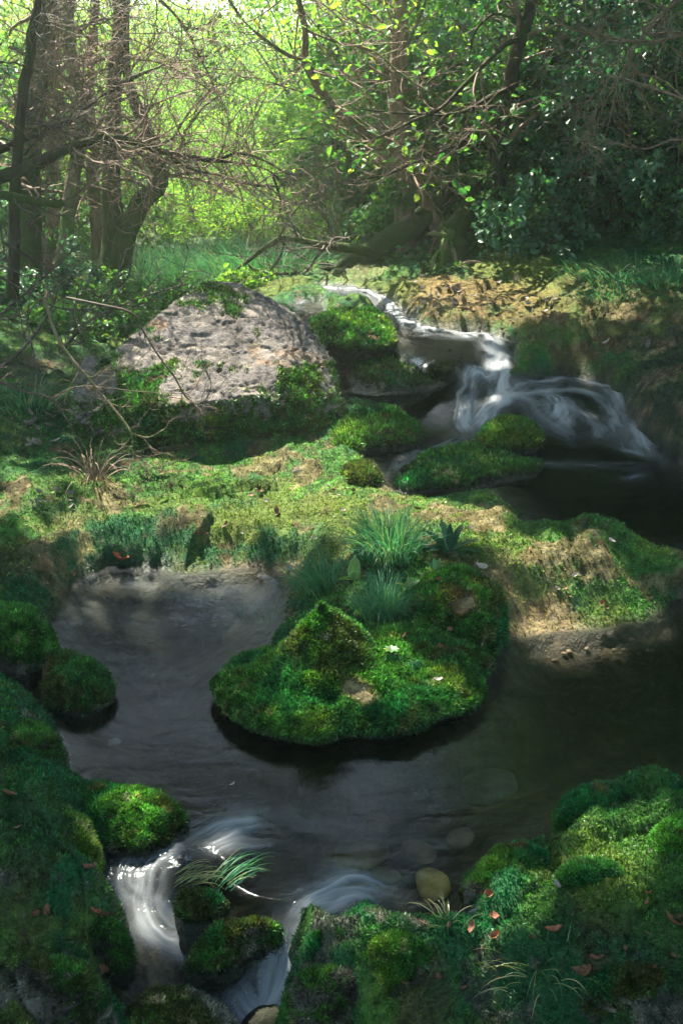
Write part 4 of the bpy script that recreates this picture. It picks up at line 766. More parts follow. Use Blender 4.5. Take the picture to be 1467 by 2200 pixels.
woody('leaning_tree', 'thin dark trunk at the upper right between hanging twigs', 'tree', [([(1325,500,9),(1320,380,9),(1300,250,9),(1305,120,9),(1312,0,9.1),(1320,-200,9.2)], .05, .035)], 'bark_dark', seed=24, twig_mat='twig_dark',
      branch=dict(n=30, lo=.2, L=(.4, 1.1), K=9, ang=1., wig=.25, rr=.3, rmin=.005), twigs=[dict(n=500, L=(.2, .6), K=6, ang=.8, wig=.3, rr=.6, rmin=.0026)], leaf=dict(n=900, size=.06), leaf_mat='leaf_deep')
woody('dead_bush', 'greyish drooping dead twigs filling the upper right corner', 'dead branches', [([(1500,60,7),(1400,90,7),(1300,80,7),(1220,60,7),(1150,20,7)], .012, .004), ([(1520,240,6.8),(1430,200,6.8),(1340,170,6.8),(1260,150,6.8)], .012, .004), ([(1500,-20,7.2),(1420,30,7.2),(1350,120,7.1),(1300,220,7)], .011, .004), ([(1540,330,6.8),(1450,300,6.8),(1380,320,6.8),(1300,300,6.9)], .011, .003)], 'twig', seed=25,
      trunk_name='stems', twig_mat='twig', rough=.003, branch=dict(n=80, lo=.0, L=(.3, .9), K=9, ang=1., wig=.3, rr=.6, rmin=.0035, droop=.35), twigs=[dict(n=700, L=(.15, .5), K=6, ang=.8, wig=.35, rr=.6, rmin=.0022, droop=.3), dict(n=1600, L=(.08, .25), K=4, ang=.8, wig=.3, rr=.6, rmin=.0018)])
# --- fallen mossy tree with its horizontal limbs
woody('fallen_tree', 'mossy fallen tree at the top of the bank with bare limbs stretching left', 'fallen tree', [([(742,590,8.7),(775,560,8.7),(830,520,8.75),(890,480,8.8),(940,430,8.9),(960,380,9)], .11, .07)], 'bark_mossy', seed=26, twig_mat='twig_dark',
      limbs=[([(810,548,8.7),(780,538,8.6),(745,533,8.6),(700,528,8.5),(655,518,8.5),(605,512,8.5),(570,532,8.5),(538,558,8.5),(508,580,8.5)], .045, .010), ([(790,555,8.7),(745,560,8.6),(725,575,8.6),(690,580,8.6),(640,586,8.6),(585,588,8.6),(545,580,8.6),(525,560,8.6)], .03, .007), ([(612,512,8.5),(600,550,8.5),(578,585,8.5),(570,612,8.5)], .009, .004),
             ([(740,532,8.6),(730,490,8.7),(712,455,8.8),(690,430,8.9)], .014, .007), ([(714,528,8.6),(708,490,8.7),(690,450,8.8),(665,415,8.9)], .012, .006), ([(600,512,8.5),(640,450,8.5),(660,430,8.5)], .006, .003), ([(640,515,8.5),(610,440,8.5),(585,380,8.5)], .007, .003), ([(820,560,8.7),(780,590,8.6),(740,600,8.5)], .012,.006)],
      branch=dict(n=44, lo=.1, L=(.2, .7), K=9, ang=.9, wig=.25, rr=.35, rmin=.004), twigs=[dict(n=200, L=(.1, .4), K=6, ang=.8, wig=.3, rr=.6, rmin=.0022)])
def stump():
    rg = np.random.default_rng(31); cen = atY(955, 565, 8.35)
    root = empty('root_stump', cen); tag(root, 'pale gnarled root stump with mossy skirts at the top of the bank', 'stump')
    tr = [([(985,575,8.4),(975,540,8.45),(968,510,8.5),(990,480,8.6),(1010,440,8.8)], .10, .05)]
    P = np.stack([px_path(t[0], 20, rg, .03) for t in tr]); wood('trunk', P, np.linspace(.12, .07, 20)[None], 'bark_mossy', root, 14, .03, cen)
    for pts, a, b in [([(972,500,8.4),(955,520,8.25),(948,545,8.2),(942,575,8.2)], .035, .015), ([(975,500,8.4),(960,505,8.25),(935,500,8.2),(915,505,8.2)], .022, .007), ([(965,520,8.35),(975,545,8.2),(985,570,8.15),(1010,578,8.1)], .02, .008), ([(960,500,8.35),(945,485,8.3),(950,470,8.3)], .012, .004), ([(985,570,8.2),(1015,562,8.1),(1040,565,8.05)], .014, .006), ([(960,530,8.3),(935,545,8.2),(925,575,8.15)], .02, .01)]:
        wood('root', px_path(pts, 18, rg, .03)[None], np.linspace(a, b, 18)[None], 'bark_pale', root, 8, .008, cen)
stump()

# ------------------------------------------------------------------ leafy shrubs (own meshes near the camera)
def shrub(label, base, h, spread, n_st, nb, nl, size, mat, seed, lean=(0, 0), six=False, cat='shrub', name='leafy_shrub', droop=.35, group=None, bark='bark_dark', asp=.6, glist=None):
    rg = np.random.default_rng(seed); b = np.array([base[0], base[1], ground(np.array([[base[0], base[1]]]))[0]-.05])
    th = rg.uniform(0, 2*np.pi, n_st); D = np.c_[np.cos(th)*spread+lean[0], np.sin(th)*spread+lean[1], np.ones(n_st)]
    S = grow(b+np.c_[rg.normal(0, .15, (n_st, 2)), np.zeros(n_st)], D, h*rg.uniform(.7, 1.15, n_st), 12, rg, .14, .02, droop)
    SR = np.linspace(.022, .006, 12)[None]*rg.uniform(.7, 1.2, n_st)[:, None]*(h/2.5)
    B, BR = spawn(S, SR, nb, rg, .2, 1, .9, (.35*h*.5, .75*h*.5), 8, .45, .22, .03, droop*.6, .004)
    T, TR = spawn(B, BR, nb*4, rg, .2, 1, .8, (.12*h*.6, .28*h*.6), 5, .5, .25, 0, .1, .0022)
    root = empty(name, b); tag(root, label, cat, group)
    wood('stems', S, SR, bark, root, 6, .004, b); VF = [tubes(B, BR, 4), tubes(T, TR, 3)]
    add('twigs', np.vstack([VF[0][0], VF[1][0]]), np.vstack([VF[0][1], VF[1][1]+len(VF[0][0])]), M['twig_dark'], root, loc=b)['kind'] = 'stuff'
    P, Dl = leaves_on(np.concatenate([T]), nl, rg, .03); V, Fc, t = leaf_mesh(P, Dl, size, rg, asp, six)
    add('foliage', V, Fc, M[mat], root, {'tint': t}, smooth=False, loc=b)
    return root
shrub('glossy dark green bush overhanging the back of the bank at centre right', (2.45, 9.5), 2.6, .5, 12, 150, 16000, .062, 'leaf_deep', 51, (-.25, -.35), True)
shrub('mid green bush with fresh leaves behind the root stump', (1.5, 10), 2.3, .28, 11, 130, 15000, .062, 'leaf_mid', 52, (-.1, -.1), True)
shrub('feathery grey-green bush spilling over the right slope', (3.3, 9.4), 2.5, .6, 14, 190, 20000, .045, 'leaf_mid', 53, (-.4, -.3), asp=.42)
shrub('dense dark bush at the right edge of the slope', (4.1, 9.2), 2.2, .7, 13, 150, 17000, .045, 'leaf_deep', 54, (-.3, -.3), asp=.42)
shrub('dark leafy bush beneath the thin dark trunk at the right', (3.1, 10.4), 3.6, .5, 12, 150, 17000, .06, 'leaf_deep', 55, (-.2, -.2))
shrub('tall mid green bush in front of the mossy right trunk', (2.3, 10.6), 3.4, .45, 12, 150, 17000, .06, 'leaf_mid', 56, (-.1, -.1))
shrub('bright green bush above the fallen mossy tree', (.9, 10.3), 1.5, .5, 12, 140, 15000, .062, 'leaf_mid', 57, (-.1, -.2), True)
shrub('low bright green bush hanging over the fallen limbs', (.5, 11.5), 1.9, .5, 12, 140, 12000, .062, 'leaf_bright', 58, (0, -.1))
shrub('leafy understorey bush between the left trunks', (-2.9, 10.2), 1.4, .5, 9, 100, 6000, .06, 'leaf_mid', 59)
shrub('shaded leafy bush behind the left edge trunks', (-4.1, 9.6), 2.4, .4, 9, 110, 11000, .06, 'leaf_deep', 60)
shrub('yellow-green bush behind the forked tree', (-3.1, 12), 1.6, .4, 9, 90, 5000, .06, 'leaf_bright', 61)
shrub('small bright herb bush at the foot of the forked tree', (-1.42, 8.6), .42, .9, 16, 70, 3500, .05, 'leaf_mid', 62, name='herb_bush', six=True, bark='leaf_mid')
shrub('low bright green herbs just behind the crest of the boulder', (-.72, 8.5), .25, .9, 16, 60, 2600, .05, 'leaf_bright', 63, name='herb_bush', six=True, bark='leaf_mid')
shrub('shaded emerald herbs left of the boulder top', (-1.9, 7.7), .45, 1., 18, 70, 3500, .05, 'leaf_mid', 64, name='herb_bush', six=True, bark='leaf_mid')
shrub('dark emerald herbs below the left trunks', (-2.5, 7.9), .5, 1., 18, 70, 3500, .05, 'leaf_deep', 65, name='herb_bush', six=True, bark='leaf_mid')
shrub('pale feathery bush in the hazy gap behind the fallen limbs', (-.9, 12.5), .9, .9, 16, 170, 8000, .05, 'leaf_bright', 66, asp=.35)
shrub('soft green bush beside the hazy gap', (-.1, 13), 1.2, .8, 16, 170, 9000, .05, 'leaf_bright', 67, asp=.4)
shrub('feathery green bush at the left side of the hazy gap', (-1.9, 13.5), .9, .8, 16, 150, 8000, .05, 'leaf_bright', 68, asp=.4)

# ------------------------------------------------------------------ trees behind and around
def tree_proto(seed, H, crown_r, cz, nl, size, mat, n_cl=70, bark='bark_dark'):
    rg = np.random.default_rng(seed); K = 14; root = empty('broadleaf_tree', (0, 0, 0))
    P = grow(np.array([[0, 0, -.3]]), np.array([[.05, .02, 1.]]), np.array([H]), K, rg, .05, .1); wood('trunk', P, np.linspace(H*.016+.03, .03, K)[None], bark, root, 8, .012, (0, 0, 0))
    u = norm(rg.normal(0, 1, (n_cl, 3)))*rg.uniform(.35, 1, n_cl)[:, None]**.6; C = np.array([P[0, -1, 0], P[0, -1, 1], H*cz])+u*np.array([crown_r, crown_r, H*(1-cz)*.98])
    S = P[0, np.clip(((C[:, 2]/H-.28)*K*.8).astype(int), 3, K-3)]; t = np.linspace(0, 1, 8)[None, :, None]; L = S[:, None]*(1-t)+C[:, None]*t; L[:, :, 2] -= (np.sin(t*np.pi)[..., 0])*.25*rg.uniform(-.5, 1, n_cl)[:, None]
    L += np.cumsum(rg.normal(0, .05, L.shape), 1)*t; wood('limbs', L, np.linspace(.035, .008, 8)[None]*np.ones((n_cl, 1)), bark, root, 4, 0, (0, 0, 0))
    k = rg.integers(0, n_cl, nl); rad = rg.uniform(.45, .95, n_cl)*crown_r*.32
    off = rg.normal(0, 1, (nl, 3)); layer = np.round(off[:, 2]*2)/2; off[:, 2] = layer*.5+rg.normal(0, .08, nl); Q = L[k, -1]+off*rad[k][:, None]*np.array([1, 1, .7])
    D = norm(Q-L[k, -1])+rg.normal(0, .5, (nl, 3))-np.array([0, 0, .25]); V, Fc, tt = leaf_mesh(Q, D, size, rg, .7)
    add('crown', V, Fc, M[mat], root, {'tint': tt}, smooth=False, loc=(0, 0, 0))
    return root
def put(root, x, y, rot, sc, label, cat='tree', group=None, first=False):
    z = ground(np.array([[x, y]]))[0]
    if first: r = root
    else:
        r = root.copy(); col.objects.link(r)
        for ch in list(root.children): c = ch.copy(); col.objects.link(c); c.parent = r
    r.location = (x, y, z-.1); r.rotation_euler = (0, 0, rot); r.scale = (sc,)*3; tag(r, label, cat, group)
    return r
ta = tree_proto(101, 9, 2.6, .62, 12000, .12, 'leaf_bright', 60); tb = tree_proto(102, 12, 3.2, .58, 13000, .14, 'leaf_mid', 70); tc = tree_proto(103, 4.2, 1.9, .55, 10500, .085, 'leaf_bright', 60)
far = [(tc, 2.6, 16.5, 1.3), (tc, 1.1, 16, 1.1), (ta, 4.6, 15, 1.05), (tc, 1.6, 21, 1.5), (tb, 6, 19, 1.1), (tb, 3.9, 25, 1.2), (tb, 9.5, 24, 1.2), (tb, 7, 31, 1.4), (tb, 2.8, 33, 1.3), (tb, 14, 36, 1.3), (tc, -2, 40, 1.), (tc, -2.0, 14.6, .33), (tc, -1.2, 15.6, .36), (tc, -2.9, 16.2, .4), (tc, -.5, 14.4, .34), (tc, -1.9, 17.5, .45),
       (tc, -1.2, 18.5, .5), (tc, .6, 13.8, .85), (tc, -5.9, 21, .55), (tc, -3.2, 23, .75), (tc, -.3, 16, .8), (tc, 2.2, 13.2, 1.1), (tc, 4.2, 12.6, 1.15), (tc, -5.2, 12.8, 1.1), (tc, -6, 29, .8), (tc, -9, 33, 1.), (tc, -3, 38, 1.), (tc, -12, 40, 1.2), (tc, -7, 45, 1.2), (tc, -2.2, 19, .7), (tc, -4.6, 19, .7), (tc, -5.2, 27, 1.), (tc, 3.3, 18, 1.2)]
TENS = {20: 'twent', 30: 'thirt', 40: 'fort', 50: 'fift', 60: 'sixt'}
ORD = ['first', 'second', 'third', 'fourth', 'fifth', 'sixth', 'seventh', 'eighth', 'ninth', 'tenth', 'eleventh', 'twelfth', 'thirteenth', 'fourteenth', 'fifteenth', 'sixteenth', 'seventeenth', 'eighteenth', 'nineteenth', 'twentieth']
for k_ in range(21, 70): ORD.append(TENS[k_//10*10]+('ieth' if k_ % 10 == 0 else 'y-'+ORD[k_ % 10-1]))
used = set(); GA = {id(ta): ('tall bright green tree in the hazy wood behind the clearing', 'bright trees behind the clearing'), id(tb): ('large leafy tree far back in the wood', 'large trees far back'), id(tc): ('low spreading light green tree beyond the bank', 'low trees beyond the bank')}
for p, x, y, sc in far:
    l, g = GA[id(p)]; kk = sorted([a_[1]/a_[2] for a_ in far if a_[0] is p]).index(x/y); put(p, x, y, random.uniform(0, 6.28), sc, l+', '+ORD[kk]+' from the left', 'tree', g, first=id(p) not in used); used.add(id(p))
# ------------------------------------------------------------------ canopy trees added out of view, crowns thinned to shape sun and shade
LIT = [(760,1430,.15,.32,.2,.85), (640,1020,.19,.55,.25,.95), (120,1080,.2,.5,.28,.75), (40,1000,.25,.3,.2,.5), (650,1500,.1,.16,.1,.8), (820,1500,.1,.16,.1,.7), (780,1400,.15,.2,.14,.7), (1350,1760,.15,.2,.12,.8), (1180,1880,.13,.2,.1,.8), (980,1990,.08,.2,.1,.8), (700,2130,0,.08,.12,.6), (1000,1250,.25,.15,.15,.7), (480,700,.75,.6,.6,1), (480,740,.6,.50,.6,1), (580,860,.35,.25,.3,.9), (650,1075,.18,.62,.30,.97), (900,1120,.17,.42,.30,.95), (380,1090,.18,.40,.24,.8), (150,1110,.18,.35,.2,.35), (850,690,.48,.6,.6,.97), (1000,620,.6,1.0,.6,.95), (1250,620,.65,1.0,.5,.9), (600,630,.52,.7,.5,.95), (1050,840,.25,.2,.35,.35), (1190,870,.25,.2,.2,.45),
       (850,1260,.15,.25,.15,.8), (700,1370,.2,.14,.14,.75), (930,1430,.13,.2,.12,.65), (560,1470,.12,.10,.08,.5), (1200,1195,.17,.36,.14,.85), (1180,1290,.1,.24,.12,.85), (1370,1240,.15,.16,.12,.6), (860,2020,.06,.14,.10,.85), (690,2060,.02,.07,.10,.8), (1270,1720,.15,.15,.08,.7), (1100,1830,.12,.12,.06,.6), (1100,1930,.1,.3,.08,.5), (1400,1850,.14,.16,.1,.4),
       (140,1790,.13,.1,.1,.5), (230,2030,.05,.07,.06,.5), (340,1720,.1,.12,.06,.45), (320,1290,.0,.35,.22,.6), (330,1950,-.1,.12,.2,1), (570,2070,-.1,.12,.14,1), (740,1935,0,.18,.09,.35), (1060,930,.2,.12,.1,.8), (180,1440,.08,.12,.08,.4), (950,1890,0,.06,.05,.8), (520,1800,0,.1,.05,.5), (700,920,.2,.3,.2,.6)]
def lit_at(Q):
    p = np.zeros(len(Q)); n = .35*fbm(np.c_[Q[:, :2]*5, Q[:, :1]*0], 3, 61)
    for px, py, z, rx, ry, s in LIT:
        q = at(px, py, z); q = q+SUN*(.25-q[2])/SUN[2]; d = np.hypot((Q[:, 0]-q[0])/rx, (Q[:, 1]-q[1])/ry)+n; p = np.maximum(p, min(1, s*1.25)*sst(1.35, 1.0, d))
    return p
def shade_canopy(label, tx, ty, H, cx, cy_, rx, ry, zc, nl, seed, size=.13, vz=.4):
    """added unseen tree whose crown shades the stream, leaves culled over sun patches"""
    rg = np.random.default_rng(seed); zb = ground(np.array([[tx, ty]]))[0]-.2; cen = np.array([tx, ty, zb]); root = empty('added_shade_tree', cen); tag(root, label, 'tree', 'added shade trees over the stream')
    K = 12; P = resample(np.array([[tx, ty, zb], [tx+.1, ty, zb+H*.35], [(tx*2+cx)/3, (ty*2+cy_)/3, zb+H*.7], [cx, cy_, zc+.5]]), K)[None]; wood('trunk', P, np.linspace(.2, .04, K)[None], 'bark_dark', root, 10, .02, cen)
    n = 60; a = rg.uniform(0, 2*np.pi, n); rr = np.sqrt(rg.random(n)); C = np.c_[cx+np.cos(a)*rr*rx, cy_+np.sin(a)*rr*ry, zc+rg.normal(0, vz, n)]
    S = P[0, rg.integers(6, K, n)]; t = np.linspace(0, 1, 9)[None, :, None]; L = S[:, None]*(1-t)+C[:, None]*t+np.cumsum(rg.normal(0, .06, (n, 9, 3)), 1)*t
    Q = C[rg.integers(0, n, nl)]+rg.normal(0, 1, (nl, 3))*np.array([rx*.17, ry*.17, .35])
    u = (Q[:, 2]-.25)/SUN[2]; Z = Q-SUN[None]*u[:, None]; keep = rg.random(nl) > lit_at(Z); Q = Q[keep]
    zl = (L[:, 4:, 2]-.25)/SUN[2]; lim = L[:, 4:]-SUN*zl[..., None]; ok = lit_at(lim.reshape(-1, 3)).reshape(n, -1).max(1) < .5
    wood('limbs', L[ok], np.linspace(.045, .008, 9)[None]*np.ones((ok.sum(), 1)), 'bark_dark', root, 4, 0, cen)
    V, Fc, tt = leaf_mesh(Q, rg.normal(0, 1, (len(Q), 3))*np.array([1, 1, .4]), size, rg, .75, flat=1.6); add('crown', V, Fc, M['leaf_canopy'], root, {'tint': tt}, smooth=False, loc=cen)
so = SUN[:2]/SUN[2]
for i, (lx, ly, rx, ry, h, tx, ty, nl) in enumerate([(-2.2, .9, 2.2, 1.9, 6.2, -7.5, 3.2, 9000), (1.2, .9, 2.2, 1.9, 6.6, 4.6, 1.5, 9000), (2.3, 3.6, 1.9, 1.9, 6.4, 5.6, 4.6, 9000), (-1.0, 3.7, 2.0, 1.8, 6.0, -8.6, 7.0, 9000), (3.3, 6.0, 2.0, 1.7, 7.2, 7.2, 7.6, 6500),
     (-3.6, 5.4, 2.0, 2.3, 6.6, -9.0, 9.5, 9000), (.3, 5.9, 2.0, 1.5, 7.0, 8.5, 12.0, 7000), (-.2, -2.2, 3.0, 2.0, 6.4, -4.5, -3.5, 9000), (-4.9, 6.6, 1.6, 1.6, 7, -11, 9, 5000), (1.1, 3.3, 1.8, 1.2, 7.4, 6.6, 9.5, 6000), (.4, 1.8, 2.2, 1.3, 7.8, -6.5, 5.4, 7000), (3.0, 2.0, 1.8, 1.6, 7.2, 6.4, 3.0, 7000), (.8, 9.9, 2.2, .9, 9.6, -10, 18, 4500), (1.7, 4.0, 1.5, .8, 10, 9, 11.5, 7000)]):  # several crowns added to keep bright sky out of the pool's reflection
    shade_canopy('added shade tree outside the view roofing '+['the lower left bank', 'the lower right bank', 'the right shelf', 'the moss left of the pool', 'the right slope', 'the ground left of the boulder', 'the upper pool', 'the ground behind the viewer', 'the far left floor', 'the middle of the dam', 'the dark lower pool', 'the right edge of the pool', 'the fallen tree from far left', 'the dark end of the upper pool'][i], tx, ty, h, lx+so[0]*(h-.25), ly+so[1]*(h-.25), rx, ry, h, nl, 200+i, size=.16 if h > 8.5 else .13, vz=.9 if h > 8.5 else .4)
for i, (x, y, sc) in enumerate([(-6, 1, .9), (6.5, 0, .9), (-5, -5, .95), (0, -7, 1.), (5.5, -5, .95), (7.5, 4.5, .8), (-8.5, 6, .8), (8, 12, .9)]):
    put(tb, x, y, i*1.3, sc, 'added sky-blocking leafy tree '+['on the left bank beside the viewer', 'on the right bank beside the viewer', 'behind the viewer to the left', 'straight behind the viewer', 'behind the viewer to the right', 'beyond the right edge of the view', 'beyond the left edge of the view', 'far beyond the right edge of the slope'][i], 'tree', 'added sky-blocking trees around the viewpoint')  # trees added beside and behind the view to cut sky light
# ------------------------------------------------------------------ small plants
def tuft(label, px, py, n, L, seed, name='grass_tuft', w=.0022, spread=.5, lean=(0, 0), z=None, group=None, rad=.02, mat='grass'):
    rg = np.random.default_rng(seed); b = hit(px, py)[0] if z is None else at(np.array(px), np.array(py), z)
    th = rg.uniform(0, 2*np.pi, n); o = np.c_[np.cos(th), np.sin(th), np.zeros(n)]*rg.uniform(0, rad, n)[:, None]
    D = np.c_[np.cos(th)*spread*rg.uniform(.1, 1.2, n)+lean[0], np.sin(th)*spread*rg.uniform(.1, 1.2, n)+lean[1], np.ones(n)]; K = 8
    P = grow(b+o*2, D, L*rg.uniform(.5, 1.1, n), K, rg, .04, 0, .45); S = norm(np.cross(D, rg.normal(0, 1, (n, 3))))[:, None]*(w*np.array([.7, 1, 1, .95, .8, .6, .35, .05]))[None, :, None]
    V = np.stack([P-S, P+S], 2).reshape(-1, 3); g = grid_faces(K, 2); Fc = (g[None]+(np.arange(n)*K*2)[:, None, None]).reshape(-1, 4)
    root_o = add(name, V, Fc, M[mat], None, {'tint': np.repeat(rg.random(n)**1.5, K*2)}, smooth=False, loc=b); tag(root_o, label, 'grass', group)
tuft('large fine grass tuft on the moss dam behind the islet', 835, 1200, 750, .26, 1, w=.0013, rad=.05, lean=(-.1, 0), spread=.6)
tuft('dense blue-green grass tuft rooted on the islet', 825, 1335, 600, .19, 2, w=.0012, rad=.035, spread=.55)
tuft('soft grass tuft drooping over the left side of the islet', 690, 1262, 420, .17, 3, w=.0011, rad=.05, lean=(-.2, 0), spread=.6)
tuft('loose thin grass beside the shallow at the islet shore', 575, 1340, 60, .11, 4, w=.0014, rad=.05)
tuft('grass blades bending from the small dark stone across the swirl', 478, 1895, 38, .16, 5, w=.0009, z=.075, lean=(1.3, 1.1), spread=.3)
tuft('flattened yellow grass lying on top of the small dark stone', 400, 1890, 40, .09, 6, w=.0013, z=.08, lean=(1.4, .2), spread=.3, mat='dry')
tuft('pale straggling grass on the dark bank at the lower right', 1150, 2080, 50, .12, 7, w=.001, lean=(-.5, .2), spread=1.6, rad=.05, mat='dry')
tuft('dry pale stalks on the bright moss at the bottom right', 960, 1975, 22, .08, 8, w=.001, lean=(-.3, .2), spread=1.6, mat='dry')
tuft('wispy grass tuft on the right slope under the bushes', 1320, 600, 200, .2, 9, rad=.2, lean=(-.3, -.1), spread=.9)
tuft('second wispy grass tuft at the right edge of the slope', 1430, 610, 200, .2, 10, rad=.16, lean=(-.3, -.1), spread=.9)
tuft('small dark grass patch in the shade of the right slope', 1290, 640, 130, .13, 11, rad=.14, lean=(-.2, -.1), spread=.9)
tuft('soft tall grass at the foot of the forked tree', 300, 620, 500, .45, 12, rad=.2, spread=.7)
tuft('pale tall grass behind the boulder crest', 400, 615, 400, .35, 13, rad=.2, spread=.7)
tuft('dark grass in the hollow left of the boulder', 60, 870, 160, .2, 14, rad=.12, spread=.8)
tuft('twiggy dry tuft at the mossy foot left of the boulder', 205, 1030, 60, .26, 15, rad=.03, spread=.9, mat='twig')
for i, (x, y, t_) in enumerate([(390, 575, 'beside the forked tree'), (450, 572, 'left of the fallen limbs'), (520, 578, 'under the tip of the fallen limbs'), (590, 582, 'under the middle of the fallen limbs'), (480, 552, 'far back in the hazy clearing')]):
    tuft('soft pale green meadow grass '+t_, x, y, 420, .3, 40+i, w=.003, rad=.28, spread=.8)
def broad(name, label, px, py, specs, seed, mat='leaf_mid', wav=.0, z=None, cat='plant'):
    """rosette of strap or round leaves: specs (azimuth deg, elevation deg, length, width, curl)"""
    rg = np.random.default_rng(seed); b = hit(px, py)[0] if z is None else at(np.array(px), np.array(py), z); root = empty(name, b); tag(root, label, cat)
    for az, el, L, w, cu in specs:
        K = 14; a, e = R(az), R(el); p = np.zeros(3); P = [p]; t = np.linspace(0, 1, K)
        for i in range(1, K):
            ee = e-cu*t[i]; p = p+np.array([math.cos(a)*math.cos(ee), math.sin(a)*math.cos(ee), math.sin(ee)])*L/(K-1); P.append(p)
        P = np.array(P); S = np.array([-math.sin(a), math.cos(a), 0]); T = norm(np.gradient(P, axis=0)); U = np.cross(T, S); U *= np.sign(U[:, 2:3]+1e-6)
        wp_ = w*(np.sin(np.clip(t*1.02+.02, 0, 1)**.8*np.pi)**.55)*(1+wav*np.sin(t*40))+.001
        V = np.stack([P-S*wp_[:, None]+U*wp_[:, None]*.25, P, P+S*wp_[:, None]+U*wp_[:, None]*.25], 1).reshape(-1, 3)
        add('leaf', V+b, grid_faces(K, 3), M[mat], root, {'tint': np.full(K*3, rg.random())}, loc=b)
    return root
broad('strap_fern', 'dark rosette of wavy strap leaves on the moss right of the grass', 965, 1185, [(150, 50, .14, .014, .7), (110, 65, .13, .015, .5), (60, 50, .14, .014, .6), (20, 30, .13, .013, .5), (170, 20, .12, .012, .5), (200, 30, .10, .012, .8), (-20, 25, .12, .012, .6), (-60, 30, .08, .012, .8), (-110, 35, .07, .012, .6), (85, 70, .11, .013, .4), (130, 30, .11, .012, .5)], 1, 'fern', .12)
broad('round_leaf_plant', 'small plant with one bright round backlit leaf beside the grass', 760, 1245, [(80, 75, .085, .024, .3), (100, 80, .05, .008, .1), (190, 15, .06, .016, .4), (20, 20, .05, .012, .4)], 2, 'leaf_bright')
broad('seedling', 'small oval-leaved seedling on the side of the mossy hummock', 935, 1225, [(150, 45, .05, .009, .5), (60, 55, .05, .009, .5), (100, 60, .045, .008, .3), (20, 40, .04, .008, .6), (-60, 30, .03, .007, .5)], 3, z=.26)
broad('seedling', 'leafy green seedling between the grass tufts', 880, 1265, [(170, 35, .055, .009, .5), (30, 45, .05, .009, .5), (100, 60, .045, .008, .3), (-20, 30, .045, .008, .6), (-100, 30, .04, .008, .5)], 4, z=.19)
broad('seedling', 'low green seedling left of the hummock under the large tuft', 845, 1215, [(160, 20, .06, .01, .4), (10, 20, .06, .01, .4), (60, 35, .05, .009, .5), (200, 20, .045, .009, .4)], 5)
broad('seedling', 'tiny pale green herb low on the islet flank', 840, 1400, [(a, 40, .028, .006, .6) for a in range(0, 360, 45)], 6, z=.16)
# ------------------------------------------------------------------ fallen leaves, pebbles
M['dead_leaf'] = m_simple('dead_leaf', (.08, .035, .02), (.19, .085, .045), 60, .6); M['pale_leaf'] = m_simple('pale_leaf', (.28, .22, .18), (.48, .41, .36), 60, .6); M['orange_leaf'] = m_simple('orange_leaf', (.15, .045, .02), (.27, .09, .04), 60, .5); M['grey_leaf'] = m_simple('grey_leaf', (.10, .08, .07), (.22, .18, .16), 60, .6)
M['dark_leaf'] = m_simple('dark_leaf', (.06, .025, .015), (.15, .065, .035), 60, .6); M['pebble'] = m_simple('pebble', (.22, .20, .18), (.42, .39, .35), 30, .6); M['brown_pebble'] = m_simple('brown_pebble', (.14, .10, .065), (.28, .21, .13), 30, .6); M['yellow_stone'] = m_simple('yellow_stone', (.22, .16, .04), (.46, .34, .11), 22, .5)
def leaf_shape(L, w, curl, rg):
    K = 9; t = np.linspace(0, 1, K); x = (t-.5)*L; wd = w*np.sin(t**.85*np.pi)**.7*(1+.12*np.sin(t*22+rg.random()*6))+.0008; z = curl*L*((t-.5)**2*2.2); tw = rg.normal(0, .3)
    c = curl*w*1.4; V = []
    for i in range(K):
        for s, f in ((-1, 1), (-.5, .35), (0, 0), (.5, .35), (1, 1)): V.append((x[i], s*wd[i], z[i]+f*c*abs(s)*wd[i]/w+s*wd[i]*tw*(t[i]-.5)))
    return np.array(V), grid_faces(K, 5)
def rotm(v, e): 
    m = np.array(Euler(e).to_matrix()); return v@m.T
LEAVES = {}
def fallen(px, py, L, mat, label, group=None, z=None, seed=0, up=.012):
    rg = np.random.default_rng(seed); b = hit(px, py)[0] if z is None else at(np.array(float(px)), np.array(float(py)), z)
    V, Fc = leaf_shape(L, L*rg.uniform(.2, .34), rg.uniform(.2, .9), rg); V = rotm(V, (rg.normal(0, .45), rg.normal(0, .4), rg.uniform(0, 6.28)))
    o = add('fallen_leaf', V+b+np.array([0, 0, up]), Fc, M[mat], None, loc=b+np.array([0, 0, up])); tag(o, label, 'leaf', group)
